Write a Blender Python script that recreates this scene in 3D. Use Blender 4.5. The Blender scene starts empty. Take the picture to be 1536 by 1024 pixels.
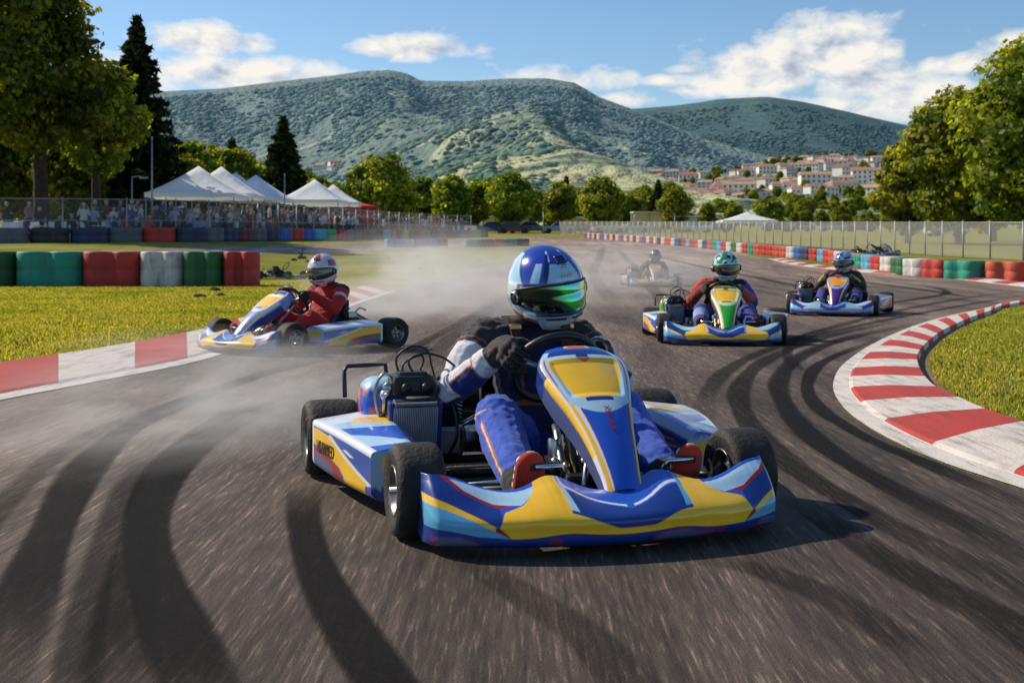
import bpy, bmesh, math, random
import numpy as np
from mathutils import Vector, Matrix, Quaternion, noise as mnoise
from mathutils.geometry import delaunay_2d_cdt
R = math.radians
SC = bpy.context.scene
COL = SC.collection
F, HC, HY, CX = 1800.0, 0.85, 372.0, 768.0      # focal length in photo pixels, camera height, horizon row, centre column

# ------------------------------------------------------------------ terrain
def sstep(a, b, x):
    t = np.clip((np.asarray(x, float) - a) / (b - a), 0, 1)
    return t * t * (3 - 2 * t)
def tz(X, Y):
    X = np.asarray(X, float); Y = np.asarray(Y, float)
    k = (Y - 27) / 4.0
    z = 0.022 * 4 * np.where(k > 30, k, np.log1p(np.exp(np.minimum(k, 30))))
    z = z + 0.5 * sstep(-4, -17, X) * sstep(31, 52, Y) * (1 - sstep(110, 150, Y))
    return z
def tzf(x, y): return float(tz(x, y))
def G(px, py):
    """ground point seen at a photo pixel"""
    Y = 2.0
    step = 0.5
    f = lambda Y: HY + F * (HC - tzf((px - CX) * Y / F, Y)) / Y - py
    while f(Y) > 0 and Y < 900:
        Y += step; step *= 1.03
    lo, hi = max(0.3, Y - step), Y
    for _ in range(40):
        m = (lo + hi) / 2
        if f(m) > 0: lo = m
        else: hi = m
    return Vector(((px - CX) * lo / F, lo, tzf((px - CX) * lo / F, lo)))
def at(px, Y): return (px - CX) * Y / F
def zpx(py, Y): return HC - (py - HY) * Y / F

# ------------------------------------------------------------------ helpers
def lin(h):
    h = h.lstrip('#')
    c = [int(h[i:i + 2], 16) / 255 for i in (0, 2, 4)]
    return tuple((v / 12.92 if v <= .04045 else ((v + .055) / 1.055) ** 2.4) for v in c)
def tag(o, label=None, cat=None, group=None, kind=None):
    if label: o['label'] = label
    if cat: o['category'] = cat
    if group: o['group'] = group
    if kind: o['kind'] = kind
    return o
def empty(name, loc=(0, 0, 0), rz=0, parent=None, sc=1):
    o = bpy.data.objects.new(name, None); COL.objects.link(o)
    o.location = loc; o.rotation_euler = (0, 0, rz); o.scale = (sc, sc, sc); o.parent = parent
    o.empty_display_size = .1
    return o
def link(name, me, parent=None, loc=(0, 0, 0), rz=0, sc=1):
    o = bpy.data.objects.new(name, me); COL.objects.link(o); o.parent = parent
    o.location = loc; o.rotation_euler = (0, 0, rz)
    o.scale = (sc, sc, sc) if not hasattr(sc, '__len__') else sc
    return o
def children(o): return [c for c in bpy.data.objects if c.parent == o]
def copy_tree(o, parent=None, kids=None):
    c = o.copy(); COL.objects.link(c); c.parent = parent
    for ch in list(o.children): copy_tree(ch, c)
    return c
def mkmesh(name, V, Fc, mats, fm=None, smooth=False, cols=None):
    me = bpy.data.meshes.new(name)
    me.from_pydata([tuple(v) for v in V], [], Fc)
    for m in (mats if isinstance(mats, (list, tuple)) else [mats]): me.materials.append(m)
    if fm is not None: me.polygons.foreach_set('material_index', list(fm))
    if smooth is True: me.polygons.foreach_set('use_smooth', [True] * len(me.polygons))
    elif smooth is not False and smooth is not None: me.polygons.foreach_set('use_smooth', list(smooth))
    if cols is not None: setcol(me, cols)
    me.update()
    return me
def setcol(me, cols, name='Col'):
    a = me.color_attributes.new(name, 'FLOAT_COLOR', 'POINT')
    c = np.ones((len(me.vertices), 4), np.float32)
    c[:, :3] = np.asarray(cols, np.float32)[:, :3]
    a.data.foreach_set('color', c.ravel())
class MB:
    """collects shapes into one mesh"""
    def __init__(s): s.V = []; s.F = []; s.M = []; s.S = []
    def add(s, V, Fc, m=0, sm=False):
        n = len(s.V); s.V += [tuple(v) for v in V]
        s.F += [tuple(i + n for i in f) for f in Fc]
        s.M += [m] * len(Fc); s.S += [sm] * len(Fc)
        return s
    def box(s, c, d, m=0, rot=None, bev=0.0):
        x, y, z = (v / 2 for v in d)
        if bev <= 0:
            V = [Vector((a * x, b * y, e * z)) for a in (-1, 1) for b in (-1, 1) for e in (-1, 1)]
            Fc = [(0, 1, 3, 2), (4, 6, 7, 5), (0, 4, 5, 1), (2, 3, 7, 6), (0, 2, 6, 4), (1, 5, 7, 3)]
        else:
            bm = bmesh.new(); bmesh.ops.create_cube(bm, size=1)
            for v in bm.verts: v.co = Vector((v.co.x * d[0], v.co.y * d[1], v.co.z * d[2]))
            bmesh.ops.bevel(bm, geom=bm.edges[:] + bm.verts[:], offset=bev, segments=2, affect='EDGES', profile=.5)
            V = [v.co.copy() for v in bm.verts]; Fc = [tuple(v.index for v in f.verts) for f in bm.faces]
            bm.free()
        if rot is not None: V = [rot @ v for v in V]
        c = Vector(c)
        return s.add([v + c for v in V], Fc, m)
    def tube(s, pts, r, m=0, n=8, caps=True, closed=False):
        pts = [Vector(p) for p in pts]; k = len(pts)
        rr = r if hasattr(r, '__len__') else [r] * k
        V = []; Fc = []; up = None
        for i, p in enumerate(pts):
            if closed: t = pts[(i + 1) % k] - pts[i - 1]
            else: t = pts[min(i + 1, k - 1)] - pts[max(i - 1, 0)]
            t = t.normalized() if t.length > 1e-9 else Vector((0, 0, 1))
            if up is None:
                up = Vector((0, 0, 1)) if abs(t.z) < .9 else Vector((1, 0, 0))
            a = (up - t * up.dot(t)).normalized(); b = t.cross(a); up = a
            for j in range(n):
                an = 2 * math.pi * j / n
                V.append(p + (a * math.cos(an) + b * math.sin(an)) * rr[i])
        for i in range(k if closed else k - 1):
            i2 = (i + 1) % k
            for j in range(n):
                j2 = (j + 1) % n
                Fc.append((i * n + j, i * n + j2, i2 * n + j2, i2 * n + j))
        if caps and not closed:
            Fc.append(tuple(range(n - 1, -1, -1))); Fc.append(tuple((k - 1) * n + j for j in range(n)))
        return s.add(V, Fc, m, True)
    def lathe(s, prof, c, axis=(0, 0, 1), n=24, m=0, closed=False, mfun=None):
        """profile of (radius, height along axis)"""
        ax = Vector(axis).normalized(); c = Vector(c)
        up = Vector((0, 0, 1)) if abs(ax.z) < .9 else Vector((1, 0, 0))
        a = (up - ax * up.dot(ax)).normalized(); b = ax.cross(a)
        V = []; Fc = []; k = len(prof)
        for (r, h) in prof:
            for j in range(n):
                an = 2 * math.pi * j / n
                V.append(c + ax * h + (a * math.cos(an) + b * math.sin(an)) * max(r, 1e-4))
        for i in range(k if closed else k - 1):
            i2 = (i + 1) % k
            for j in range(n):
                j2 = (j + 1) % n
                Fc.append((i * n + j, i * n + j2, i2 * n + j2, i2 * n + j))
        return s.add(V, Fc, m, True)
    def ball(s, c, r, m=0, n=10, sc=(1, 1, 1)):
        prof = [(math.sin(math.pi * i / (n // 2 + 1)) * r, -math.cos(math.pi * i / (n // 2 + 1)) * r) for i in range(n // 2 + 2)]
        c = Vector(c); q = MB(); q.lathe(prof, (0, 0, 0), n=n)
        return s.add([Vector((v[0] * sc[0], v[1] * sc[1], v[2] * sc[2])) + c for v in q.V], q.F, m, True)
    def poly(s, pts, h, m=0):
        """prism over 3-d base points, along vector h"""
        k = len(pts); h = Vector(h); pts = [Vector(p) for p in pts]
        V = pts + [p + h for p in pts]
        Fc = [tuple(range(k - 1, -1, -1)), tuple(range(k, 2 * k))] + [(i, (i + 1) % k, k + (i + 1) % k, k + i) for i in range(k)]
        return s.add(V, Fc, m)
    def mesh(s, name, mats, cols=None): return mkmesh(name, s.V, s.F, mats, s.M, s.S, cols)
    def build(s, name, mats, parent=None, **k):
        return link(name, s.mesh(name, mats), parent, **k)
def spline(pts, n):
    """smooth curve through points (any dimension)"""
    P = [np.array(p, float) for p in pts]
    P = [2 * P[0] - P[1]] + P + [2 * P[-1] - P[-2]]
    seg = len(pts) - 1; out = []
    for q in np.linspace(0, seg, n):
        i = min(int(q), seg - 1); t = q - i
        a, b, c, d = P[i:i + 4]
        out.append(.5 * ((2 * b) + (c - a) * t + (2 * a - 5 * b + 4 * c - d) * t * t + (3 * b - a - 3 * c + d) * t ** 3))
    return out
def resample(pts, d):
    P = [np.array(p, float) for p in pts]
    L = [0]
    for i in range(1, len(P)): L.append(L[-1] + np.linalg.norm(P[i] - P[i - 1]))
    n = max(2, int(round(L[-1] / d)) + 1)
    A = np.array(P)
    return [np.array([np.interp(q, L, A[:, k]) for k in range(A.shape[1])]) for q in np.linspace(0, L[-1], n)]
def pip(x, y, poly):
    c = False; j = len(poly) - 1
    for i in range(len(poly)):
        xi, yi = poly[i]; xj, yj = poly[j]
        if (yi > y) != (yj > y) and x < (xj - xi) * (y - yi) / (yj - yi) + xi: c = not c
        j = i
    return c

# ------------------------------------------------------------------ materials
MATS = {}
class NT:
    def __init__(s, m): s.t = m.node_tree; s.n = s.t.nodes
    def __call__(s, typ, **kw):
        nd = s.n.new(typ)
        for k, v in kw.items():
            if k == 'ins':
                for a, b in v.items():
                    if isinstance(b, bpy.types.NodeSocket): s.t.links.new(b, nd.inputs[a])
                    else: nd.inputs[a].default_value = b
            else: setattr(nd, k, v)
        return nd
    def link(s, a, b): s.t.links.new(a, b)
    def ramp(s, fac, stops, interp='LINEAR'):
        r = s('ShaderNodeValToRGB'); r.color_ramp.interpolation = interp
        e = r.color_ramp.elements
        while len(e) < len(stops): e.new(.5)
        for i, (p, c) in enumerate(stops):
            e[i].position = p; e[i].color = (*c, 1) if hasattr(c, '__len__') else (c, c, c, 1)
        s.link(fac, r.inputs[0]); return r
    def mix(s, f, a, b, typ='MIX'):
        m = s('ShaderNodeMix', data_type='RGBA', blend_type=typ, clamp_factor=True)
        for sock, v in ((m.inputs[0], f), (m.inputs[6], a), (m.inputs[7], b)):
            if isinstance(v, bpy.types.NodeSocket): s.link(v, sock)
            elif hasattr(v, '__len__'): sock.default_value = (*v[:3], 1)
            elif sock.name == 'Factor': sock.default_value = v
            else: sock.default_value = (v, v, v, 1)
        return m.outputs[2]
    def math(s, op, a, b=0, c=None):
        m = s('ShaderNodeMath', operation=op)
        for i, v in enumerate((a, b) if c is None else (a, b, c)):
            if isinstance(v, bpy.types.NodeSocket): s.link(v, m.inputs[i])
            else: m.inputs[i].default_value = v
        return m.outputs[0]
    def noise(s, vec, scale, detail=3, rough=.55, dist=0):
        n = s('ShaderNodeTexNoise', ins={'Scale': scale, 'Detail': detail, 'Roughness': rough, 'Distortion': dist})
        if vec is not None: s.link(vec, n.inputs['Vector'])
        return n.outputs[0]
def newmat(name):
    m = bpy.data.materials.new(name); m.use_nodes = True
    nt = NT(m); b = nt.n['Principled BSDF']; MATS[name] = m
    return m, nt, b
def simple(name, c, rough=.5, metal=0, var=.25, vscale=8, bump=0, bscale=60, coat=0, attr=False, sheen=0, rnd=0, dirt=0, spec=None, dirtc=(.05, .04, .03)):
    m, nt, b = newmat(name)
    tc = nt('ShaderNodeTexCoord').outputs['Object']
    if attr: col = nt('ShaderNodeVertexColor', layer_name='Col').outputs[0]
    else:
        rgb = nt('ShaderNodeRGB'); rgb.outputs[0].default_value = (*c, 1); col = rgb.outputs[0]
    if rnd:
        oi = nt('ShaderNodeObjectInfo').outputs['Random']
        hs = nt('ShaderNodeHueSaturation', ins={'Hue': nt.math('MULTIPLY_ADD', oi, rnd * .3, .5 - rnd * .15), 'Value': nt.math('MULTIPLY_ADD', oi, rnd, 1 - rnd * .5), 'Color': col})
        col = hs.outputs[0]
    if var:
        n = nt.noise(tc, vscale, 4)
        col = nt.mix(1, col, nt.ramp(n, [(.3, (1 - var,) * 3), (.7, (1 + var * .3,) * 3)]).outputs[0], 'MULTIPLY')
    if dirt:
        n = nt.noise(tc, vscale * .6, 6, .7)
        col = nt.mix(nt.ramp(n, [(.5 - .1 * dirt, 0.0), (.8, dirt)]).outputs[0], col, dirtc)
    nt.link(col, b.inputs['Base Color'])
    rn = nt.noise(tc, vscale * 3, 3)
    nt.link(nt.math('MULTIPLY_ADD', rn, .25, rough - .12), b.inputs['Roughness'])
    b.inputs['Metallic'].default_value = metal
    b.inputs['Coat Weight'].default_value = coat; b.inputs['Coat Roughness'].default_value = .06
    if sheen: b.inputs['Sheen Weight'].default_value = sheen
    if spec is not None: b.inputs['Specular IOR Level'].default_value = spec
    if bump:
        bn = nt('ShaderNodeBump', ins={'Strength': bump, 'Distance': .01, 'Height': nt.noise(tc, bscale, 4)})
        nt.link(bn.outputs[0], b.inputs['Normal'])
    return m

M_paint = simple('glossy_livery', (1, 1, 1), .32, attr=True, coat=.5, var=.08, vscale=9, dirt=.14, bump=.04, bscale=14)
M_fabric = simple('race_suit_cloth', (1, 1, 1), .85, attr=True, var=.22, vscale=22, bump=.35, bscale=45, sheen=.15)
M_helmet = simple('helmet_paint', (1, 1, 1), .18, attr=True, coat=1, var=.06, vscale=12, dirt=.08)
M_tyre = simple('tyre_rubber', (.018, .016, .015), .72, var=.5, vscale=14, bump=.5, bscale=70, dirt=.55, dirtc=(.075, .058, .045))
M_black = simple('black_plastic', (.012, .012, .013), .42, var=.3, vscale=20, dirt=.3)
M_dark = simple('dark_steel', (.03, .03, .033), .4, metal=.6, var=.4, vscale=20)
M_alu = simple('worn_aluminium', (.55, .55, .56), .33, metal=1, var=.35, vscale=25, dirt=.3)
M_rim = simple('wheel_alloy', (.30, .28, .26), .35, metal=.9, var=.4, vscale=18, dirt=.4)
M_chrome = simple('bright_tube', (.62, .64, .68), .22, metal=1, var=.2, vscale=25)
M_gold = simple('gold_anodised', (.75, .5, .2), .3, metal=1, var=.3, vscale=25)
M_red = simple('red_plastic', (.5, .03, .015), .5, var=.3, vscale=20, dirt=.3)
M_white = simple('white_plastic', (.75, .75, .73), .5, var=.15, vscale=6, dirt=.2)
M_trunk = simple('bark', (.05, .035, .022), .95, var=.6, vscale=5, bump=.8, bscale=12)
M_galv = simple('galvanised_steel', (.36, .36, .35), .5, metal=.5, var=.3, vscale=3)
M_block = simple('painted_tyre_wall', (1, 1, 1), .6, attr=True, var=.35, vscale=3.2, dirt=.45, bump=.35, bscale=9, dirtc=(.06, .05, .045))
M_skin = simple('skin', (.45, .26, .18), .6, var=.15)
M_canvas = None

def visor_mat():
    m, nt, b = newmat('iridium_visor')
    tc = nt('ShaderNodeTexCoord').outputs['Object']
    sep = nt('ShaderNodeSeparateXYZ', ins={0: tc})
    n = nt.noise(tc, 7, 2)
    f = nt.math('ADD', nt.math('MULTIPLY_ADD', sep.outputs[0], 3.0, .42), nt.math('MULTIPLY_ADD', n, .25, -.12))
    f = nt.math('ADD', f, nt.math('MULTIPLY', sep.outputs[2], 1.2))
    r = nt.ramp(f, [(0, (.01, .012, .012)), (.22, (.01, .05, .035)), (.38, (.02, .5, .2)), (.55, (.08, .42, .55)), (.7, (.45, .5, .05)), (.85, (.7, .22, .04)), (1, (.2, .5, .05))])
    nt.link(r.outputs[0], b.inputs['Base Color'])
    b.inputs['Metallic'].default_value = .85; b.inputs['Roughness'].default_value = .06
    b.inputs['Coat Weight'].default_value = 1; b.inputs['Coat Roughness'].default_value = .02
    return m
M_visor = visor_mat()
M_smoke = simple('smoked_visor', (.006, .006, .007), .08, var=.1, coat=1)

def leaf_mat(name, trans=.45):
    m, nt, b = newmat(name)
    col = nt('ShaderNodeVertexColor', layer_name='Col').outputs[0]
    oi = nt('ShaderNodeObjectInfo').outputs['Random']
    col = nt('ShaderNodeHueSaturation', ins={'Hue': nt.math('MULTIPLY_ADD', oi, .03, .485), 'Value': nt.math('MULTIPLY_ADD', oi, .35, .82), 'Color': col}).outputs[0]
    d = nt('ShaderNodeBsdfDiffuse', ins={0: col})
    tcol = nt('ShaderNodeMixRGB', blend_type='MULTIPLY', ins={0: 1, 1: col, 2: (3.2, 2.7, .7, 1)}).outputs[0]
    t = nt('ShaderNodeBsdfTranslucent', ins={0: tcol})
    g = nt('ShaderNodeBsdfGlossy', ins={0: (.5, .5, .45, 1), 1: .5})
    m1 = nt('ShaderNodeMixShader', ins={0: trans, 1: d.outputs[0], 2: t.outputs[0]})
    m2 = nt('ShaderNodeMixShader', ins={0: .03, 1: m1.outputs[0], 2: g.outputs[0]})
    nt.link(m2.outputs[0], nt.n['Material Output'].inputs[0]); nt.n.remove(b)
    return m
M_leaf = leaf_mat('leaves')
M_grassblade = leaf_mat('grass_blades', .4)
M_conifer = leaf_mat('needles', .2)

def asphalt_mat():
    m, nt, b = newmat('rubbered_asphalt')
    tc = nt('ShaderNodeTexCoord').outputs['Object']
    def mp(s, rot=0):
        return nt('ShaderNodeMapping', ins={'Vector': tc, 'Scale': s, 'Rotation': (0, 0, rot)}).outputs[0]
    big = nt.noise(mp((.22, .05, 1)), 1, 5, .6, .6)
    med = nt.noise(mp((2.2, .22, 1), .12), 1, 5, .62, .4)
    streak = nt.noise(mp((38, 1.5, 1), .05), 1, 4, .6, .15)
    streak2 = nt.noise(mp((90, 5.5, 1), -.03), 1, 3, .6, .1)
    agg = nt.noise(tc, 190, 2, .6)
    agg2 = nt.noise(tc, 60, 3, .6)
    base = nt.ramp(big, [(.3, lin('504842')), (.5, lin('685e57')), (.72, lin('84796f'))]).outputs[0]
    base = nt.mix(.9, base, nt.ramp(med, [(.32, (.42, .42, .43)), (.68, (1.4, 1.37, 1.34))]).outputs[0], 'MULTIPLY')
    base = nt.mix(.8, base, nt.ramp(streak, [(.3, (.5, .49, .48)), (.5, (.95, .95, .95)), (.75, (1.7, 1.6, 1.5))]).outputs[0], 'MULTIPLY')
    base = nt.mix(.7, base, nt.ramp(streak2, [(.35, (.55, .55, .55)), (.58, (1.1, 1.1, 1.1)), (.72, (3.6, 3.2, 2.7))]).outputs[0], 'MULTIPLY')
    base = nt.mix(.8, base, nt.ramp(agg, [(.3, (.55, .55, .55)), (.6, (1.1, 1.1, 1.1)), (.8, (1.7, 1.65, 1.6))]).outputs[0], 'MULTIPLY')
    # foreground vignette painted into the asphalt colour as heavier rubber; paler further off
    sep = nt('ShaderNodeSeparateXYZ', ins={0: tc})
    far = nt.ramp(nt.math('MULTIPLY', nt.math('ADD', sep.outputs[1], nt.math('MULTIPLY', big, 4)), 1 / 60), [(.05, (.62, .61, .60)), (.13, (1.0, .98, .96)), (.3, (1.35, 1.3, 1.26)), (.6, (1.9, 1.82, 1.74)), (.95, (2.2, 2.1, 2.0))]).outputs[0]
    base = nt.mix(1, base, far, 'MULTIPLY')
    nt.link(base, b.inputs['Base Color'])
    nt.link(nt.math('MULTIPLY_ADD', streak, .2, .68), b.inputs['Roughness'])
    b.inputs['Specular IOR Level'].default_value = .2
    h = nt.math('ADD', nt.math('MULTIPLY', agg, .6), nt.math('MULTIPLY', agg2, .6))
    bn = nt('ShaderNodeBump', ins={'Strength': .7, 'Distance': .006, 'Height': h})
    nt.link(bn.outputs[0], b.inputs['Normal'])
    return m
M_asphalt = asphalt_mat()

def grass_ground():
    m, nt, b = newmat('mown_grass')
    tc = nt('ShaderNodeTexCoord').outputs['Object']
    a = nt.noise(nt('ShaderNodeMapping', ins={'Vector': tc, 'Scale': (.35, .35, 1)}).outputs[0], 1, 5, .65)
    c = nt.noise(tc, 9, 4, .7); d = nt.noise(tc, 60, 2, .6)
    col = nt.ramp(a, [(.3, lin('667226')), (.5, lin('8e8f3a')), (.68, lin('aca45a'))]).outputs[0]
    col = nt.mix(.8, col, nt.ramp(c, [(.3, (.6, .65, .6)), (.7, (1.3, 1.25, 1.1))]).outputs[0], 'MULTIPLY')
    col = nt.mix(.8, col, nt.ramp(d, [(.3, (.6, .6, .6)), (.75, (1.35, 1.3, 1.2))]).outputs[0], 'MULTIPLY')
    bare = nt.noise(tc, 1.3, 5, .7)
    col = nt.mix(nt.ramp(bare, [(.56, 0.0), (.70, .75)]).outputs[0], col, lin('8a7c4c'))
    nt.link(col, b.inputs['Base Color']); b.inputs['Roughness'].default_value = .95
    b.inputs['Specular IOR Level'].default_value = .1
    bn = nt('ShaderNodeBump', ins={'Strength': .9, 'Distance': .05, 'Height': nt.math('ADD', c, nt.math('MULTIPLY', d, .5))})
    nt.link(bn.outputs[0], b.inputs['Normal'])
    return m
M_grass = grass_ground()
def soil():
    return simple('dry_soil', lin('8d6f4e'), .95, var=.5, vscale=6, bump=.6, bscale=40)
M_soil = soil()
def kerbm(name, c):
    m, nt, b = newmat(name)
    tc = nt('ShaderNodeTexCoord').outputs['Object']
    n = nt.noise(tc, 5, 6, .7); st = nt.noise(nt('ShaderNodeMapping', ins={'Vector': tc, 'Scale': (22, 2, 1), 'Rotation': (0, 0, .15)}).outputs[0], 1, 4, .65)
    col = nt.mix(nt.ramp(n, [(.45, 0.0), (.75, .55)]).outputs[0], c, tuple(v * .45 + .03 for v in c))
    col = nt.mix(nt.ramp(st, [(.5, 0.0), (.72, .6)]).outputs[0], col, lin('4a403a'))
    nt.link(col, b.inputs['Base Color']); b.inputs['Roughness'].default_value = .75
    bn = nt('ShaderNodeBump', ins={'Strength': .4, 'Distance': .01, 'Height': nt.noise(tc, 70, 3)})
    nt.link(bn.outputs[0], b.inputs['Normal'])
    return m
M_kred = kerbm('kerb_red', lin('b5382c')); M_kwhite = kerbm('kerb_white', lin('d3c9bf'))
M_kline = kerbm('edge_line', lin('d6cfc6'))
def skidm():
    m, nt, b = newmat('tyre_rubber_streak')
    uv = nt('ShaderNodeUVMap').outputs[0]
    tc = nt('ShaderNodeTexCoord').outputs['Object']
    sp = nt('ShaderNodeSeparateXYZ', ins={0: uv})
    across = nt.math('ABSOLUTE', nt.math('MULTIPLY_ADD', sp.outputs[0], 2, -1))
    edge = nt.ramp(across, [(.72, 1.0), (1, 0.0)]).outputs[0]
    ends = nt.ramp(sp.outputs[1], [(0, 0.0), (.12, 1.0), (.75, 1.0), (1, 0.0)]).outputs[0]
    st = nt.noise(nt('ShaderNodeMapping', ins={'Vector': uv, 'Scale': (9, 30, 1)}).outputs[0], 1, 4, .6)
    g = nt.noise(tc, 120, 3, .6)
    f = nt.math('MULTIPLY', nt.math('MULTIPLY', edge, ends), nt.ramp(st, [(.22, .6), (.5, 1.0)]).outputs[0])
    f = nt.math('MULTIPLY', f, nt.ramp(g, [(.35, 1.0), (.8, .5)]).outputs[0])
    at_ = nt('ShaderNodeVertexColor', layer_name='Col').outputs[0]
    f = nt.math('MULTIPLY', f, at_)
    b.inputs['Base Color'].default_value = (.007, .006, .0055, 1); b.inputs['Roughness'].default_value = .85; b.inputs['Specular IOR Level'].default_value = .12
    nt.link(f, b.inputs['Alpha'])
    return m
M_skid = skidm()
def fencem(scale, name='wire_mesh', dens=.5, col=(.5, .49, .47)):
    m, nt, b = newmat(name)
    uv = nt('ShaderNodeUVMap').outputs[0]
    sp = nt('ShaderNodeSeparateXYZ', ins={0: uv})
    a = nt.math('ADD', sp.outputs[0], sp.outputs[1]); c = nt.math('SUBTRACT', sp.outputs[0], sp.outputs[1])
    def w(x):
        f = nt.math('FRACT', nt.math('MULTIPLY', x, scale))
        return nt.math('LESS_THAN', nt.math('ABSOLUTE', nt.math('SUBTRACT', f, .5)), dens / 4)
    al = nt.math('MAXIMUM', w(a), w(c))
    b.inputs['Base Color'].default_value = (*col, 1); b.inputs['Metallic'].default_value = .3; b.inputs['Roughness'].default_value = .5
    nt.link(al, b.inputs['Alpha'])
    return m
M_wire = fencem(9, 'wire_mesh', .42)
M_wire2 = fencem(9, 'wire_mesh_dark', .13, (.3, .3, .29))
def canvasm():
    m, nt, b = newmat('tent_canvas')
    tc = nt('ShaderNodeTexCoord').outputs['Object']
    n = nt.noise(tc, 1.5, 4)
    col = nt.ramp(n, [(.3, (.88, .90, .95)), (.7, (.96, .96, .97))]).outputs[0]
    d = nt('ShaderNodeBsdfDiffuse', ins={0: col}); t = nt('ShaderNodeBsdfTranslucent', ins={0: col})
    bn = nt('ShaderNodeBump', ins={'Strength': .5, 'Distance': .1, 'Height': nt.noise(tc, 2.5, 3)})
    nt.link(bn.outputs[0], d.inputs['Normal'])
    mx = nt('ShaderNodeMixShader', ins={0: .22, 1: d.outputs[0], 2: t.outputs[0]})
    nt.link(mx.outputs[0], nt.n['Material Output'].inputs[0]); nt.n.remove(b)
    return m
M_canvas = canvasm()

# ------------------------------------------------------------------ world, sun, camera
SUN_DIR = Vector((.82, -.42, -.72)).normalized()      # direction the light travels
def world():
    w = bpy.data.worlds.new("World"); SC.world = w; w.use_nodes = True
    nt = NT(w); n = nt.n; bg = n['Background']; out = n['World Output']
    to = -SUN_DIR
    el = math.asin(to.z); az = math.atan2(to.x, to.y)
    sky = nt('ShaderNodeTexSky', sky_type='NISHITA', sun_disc=False)
    sky.sun_elevation = el; sky.sun_rotation = az
    sky.air_density = 1.0; sky.dust_density = 0.25; sky.ozone_density = 3.2; sky.altitude = 200
    hs = nt('ShaderNodeHueSaturation', ins={'Saturation': 1.1, 'Color': sky.outputs[0]}); nt.link(hs.outputs[0], bg.inputs[0]); bg.inputs[1].default_value = SKY_STRENGTH
    d = nt('ShaderNodeTexCoord').outputs['Generated']
    sp = nt('ShaderNodeSeparateXYZ', ins={0: d})
    A = nt.math('ARCTAN2', sp.outputs[0], sp.outputs[1]); E = nt.math('ARCSINE', sp.outputs[2])
    vec = nt('ShaderNodeCombineXYZ', ins={0: A, 1: E}).outputs[0]
    vs = nt('ShaderNodeMapping', ins={'Vector': vec, 'Scale': (1, 1.7, 1)}).outputs[0]
    def fbm(off):
        v = nt('ShaderNodeVectorMath', operation='ADD', ins={0: vs, 1: off}).outputs[0]
        return nt.noise(v, 26, 7, .58, .25)
    f1 = fbm((0, 0, 0)); f2 = fbm((-.012, .018, 0))
    blobs = [(300, 62, 78, 26, 1), (370, 66, 45, 20, .8), (620, 74, 88, 22, 1), (560, 78, 40, 14, .6),
             (1240, 78, 95, 48, 1.15), (1330, 80, 40, 24, .7), (1150, 108, 110, 42, 1.05), (1080, 128, 90, 26, .8), (990, 122, 38, 12, .7), (1035, 104, 45, 9, .8),
             (1300, 122, 110, 36, .95), (1370, 140, 90, 34, .8), (1290, 165, 200, 30, .75), (1430, 98, 70, 18, 1), (1530, 75, 40, 26, 1.1), (850, 122, 110, 24, .8), (950, 150, 60, 16, .7),
             (350, 116, 190, 34, .85), (180, 125, 160, 40, .7), (490, 70, 30, 7, .4), (820, 118, 50, 14, .6),
             (-420, 60, 200, 60, 1), (2000, 40, 240, 80, 1), (2500, 100, 200, 60, .9), (-900, -100, 220, 80, 1), (3600, 0, 300, 90, .9), (-2000, 20, 300, 80, .9)]
    tot = None
    for (bx, by, rx, ry, s) in blobs:
        a0 = math.atan2(bx - CX, F); e0 = math.atan2((HY - by), math.hypot(F, bx - CX))
        u = nt.math('MULTIPLY', nt.math('SUBTRACT', A, a0), F / rx); v = nt.math('MULTIPLY', nt.math('SUBTRACT', E, e0), F / ry)
        v = nt.math('MAXIMUM', v, nt.math('MULTIPLY', v, -1.35))          # flatter undersides
        q = nt.math('ADD', nt.math('MULTIPLY', u, u), nt.math('MULTIPLY', v, v))
        g = nt.math('MULTIPLY', nt.math('EXPONENT', nt.math('MULTIPLY', q, -.75)), s)
        tot = g if tot is None else nt.math('MAXIMUM', tot, g)
    dens = nt.math('ADD', tot, nt.math('MULTIPLY_ADD', f1, 1.35, -.675))
    mask = nt.ramp(dens, [(.34, 0.0), (.52, .5), (.80, 1.0)]).outputs[0]
    dens2 = nt.math('ADD', tot, nt.math('MULTIPLY_ADD', f2, 1.35, -.675))
    lit = nt.math('MULTIPLY_ADD', nt.math('SUBTRACT', dens, dens2), 1.3, .74)
    core = nt.ramp(dens, [(.55, 0.0), (1.25, 1.0)]).outputs[0]
    lit = nt.math('SUBTRACT', lit, nt.math('MULTIPLY', core, .2))
    ccol = nt.ramp(lit, [(.2, lin('a9b4c6')), (.5, lin('dde0e6')), (.75, lin('fdf8ee'))]).outputs[0]
    bg2 = nt('ShaderNodeBackground', ins={0: ccol, 1: CLOUD_STRENGTH})
    mx = nt('ShaderNodeMixShader', ins={0: nt.math('MULTIPLY', mask, .97), 1: bg.outputs[0], 2: bg2.outputs[0]})
    nt.link(mx.outputs[0], out.inputs[0])
SKY_STRENGTH = .125; CLOUD_STRENGTH = 1.0
world()
ld = bpy.data.lights.new('sun', 'SUN'); ld.energy = 5.0; ld.angle = R(.55); ld.color = (1, .87, .68)
sun = bpy.data.objects.new('sun', ld); COL.objects.link(sun); sun.location = (-20, 12, 20)
sun.rotation_euler = SUN_DIR.to_track_quat('-Z', 'Y').to_euler()
cd = bpy.data.cameras.new('camera'); cam = bpy.data.objects.new('camera', cd); COL.objects.link(cam); SC.camera = cam
cam.location = (0, 0, HC); cam.rotation_euler = (R(90), 0, 0)
cd.sensor_width = 36; cd.lens = F / 1536 * 36; cd.shift_y = -(512 - HY) / 1536
cd.clip_start = .05; cd.clip_end = 9000
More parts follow.
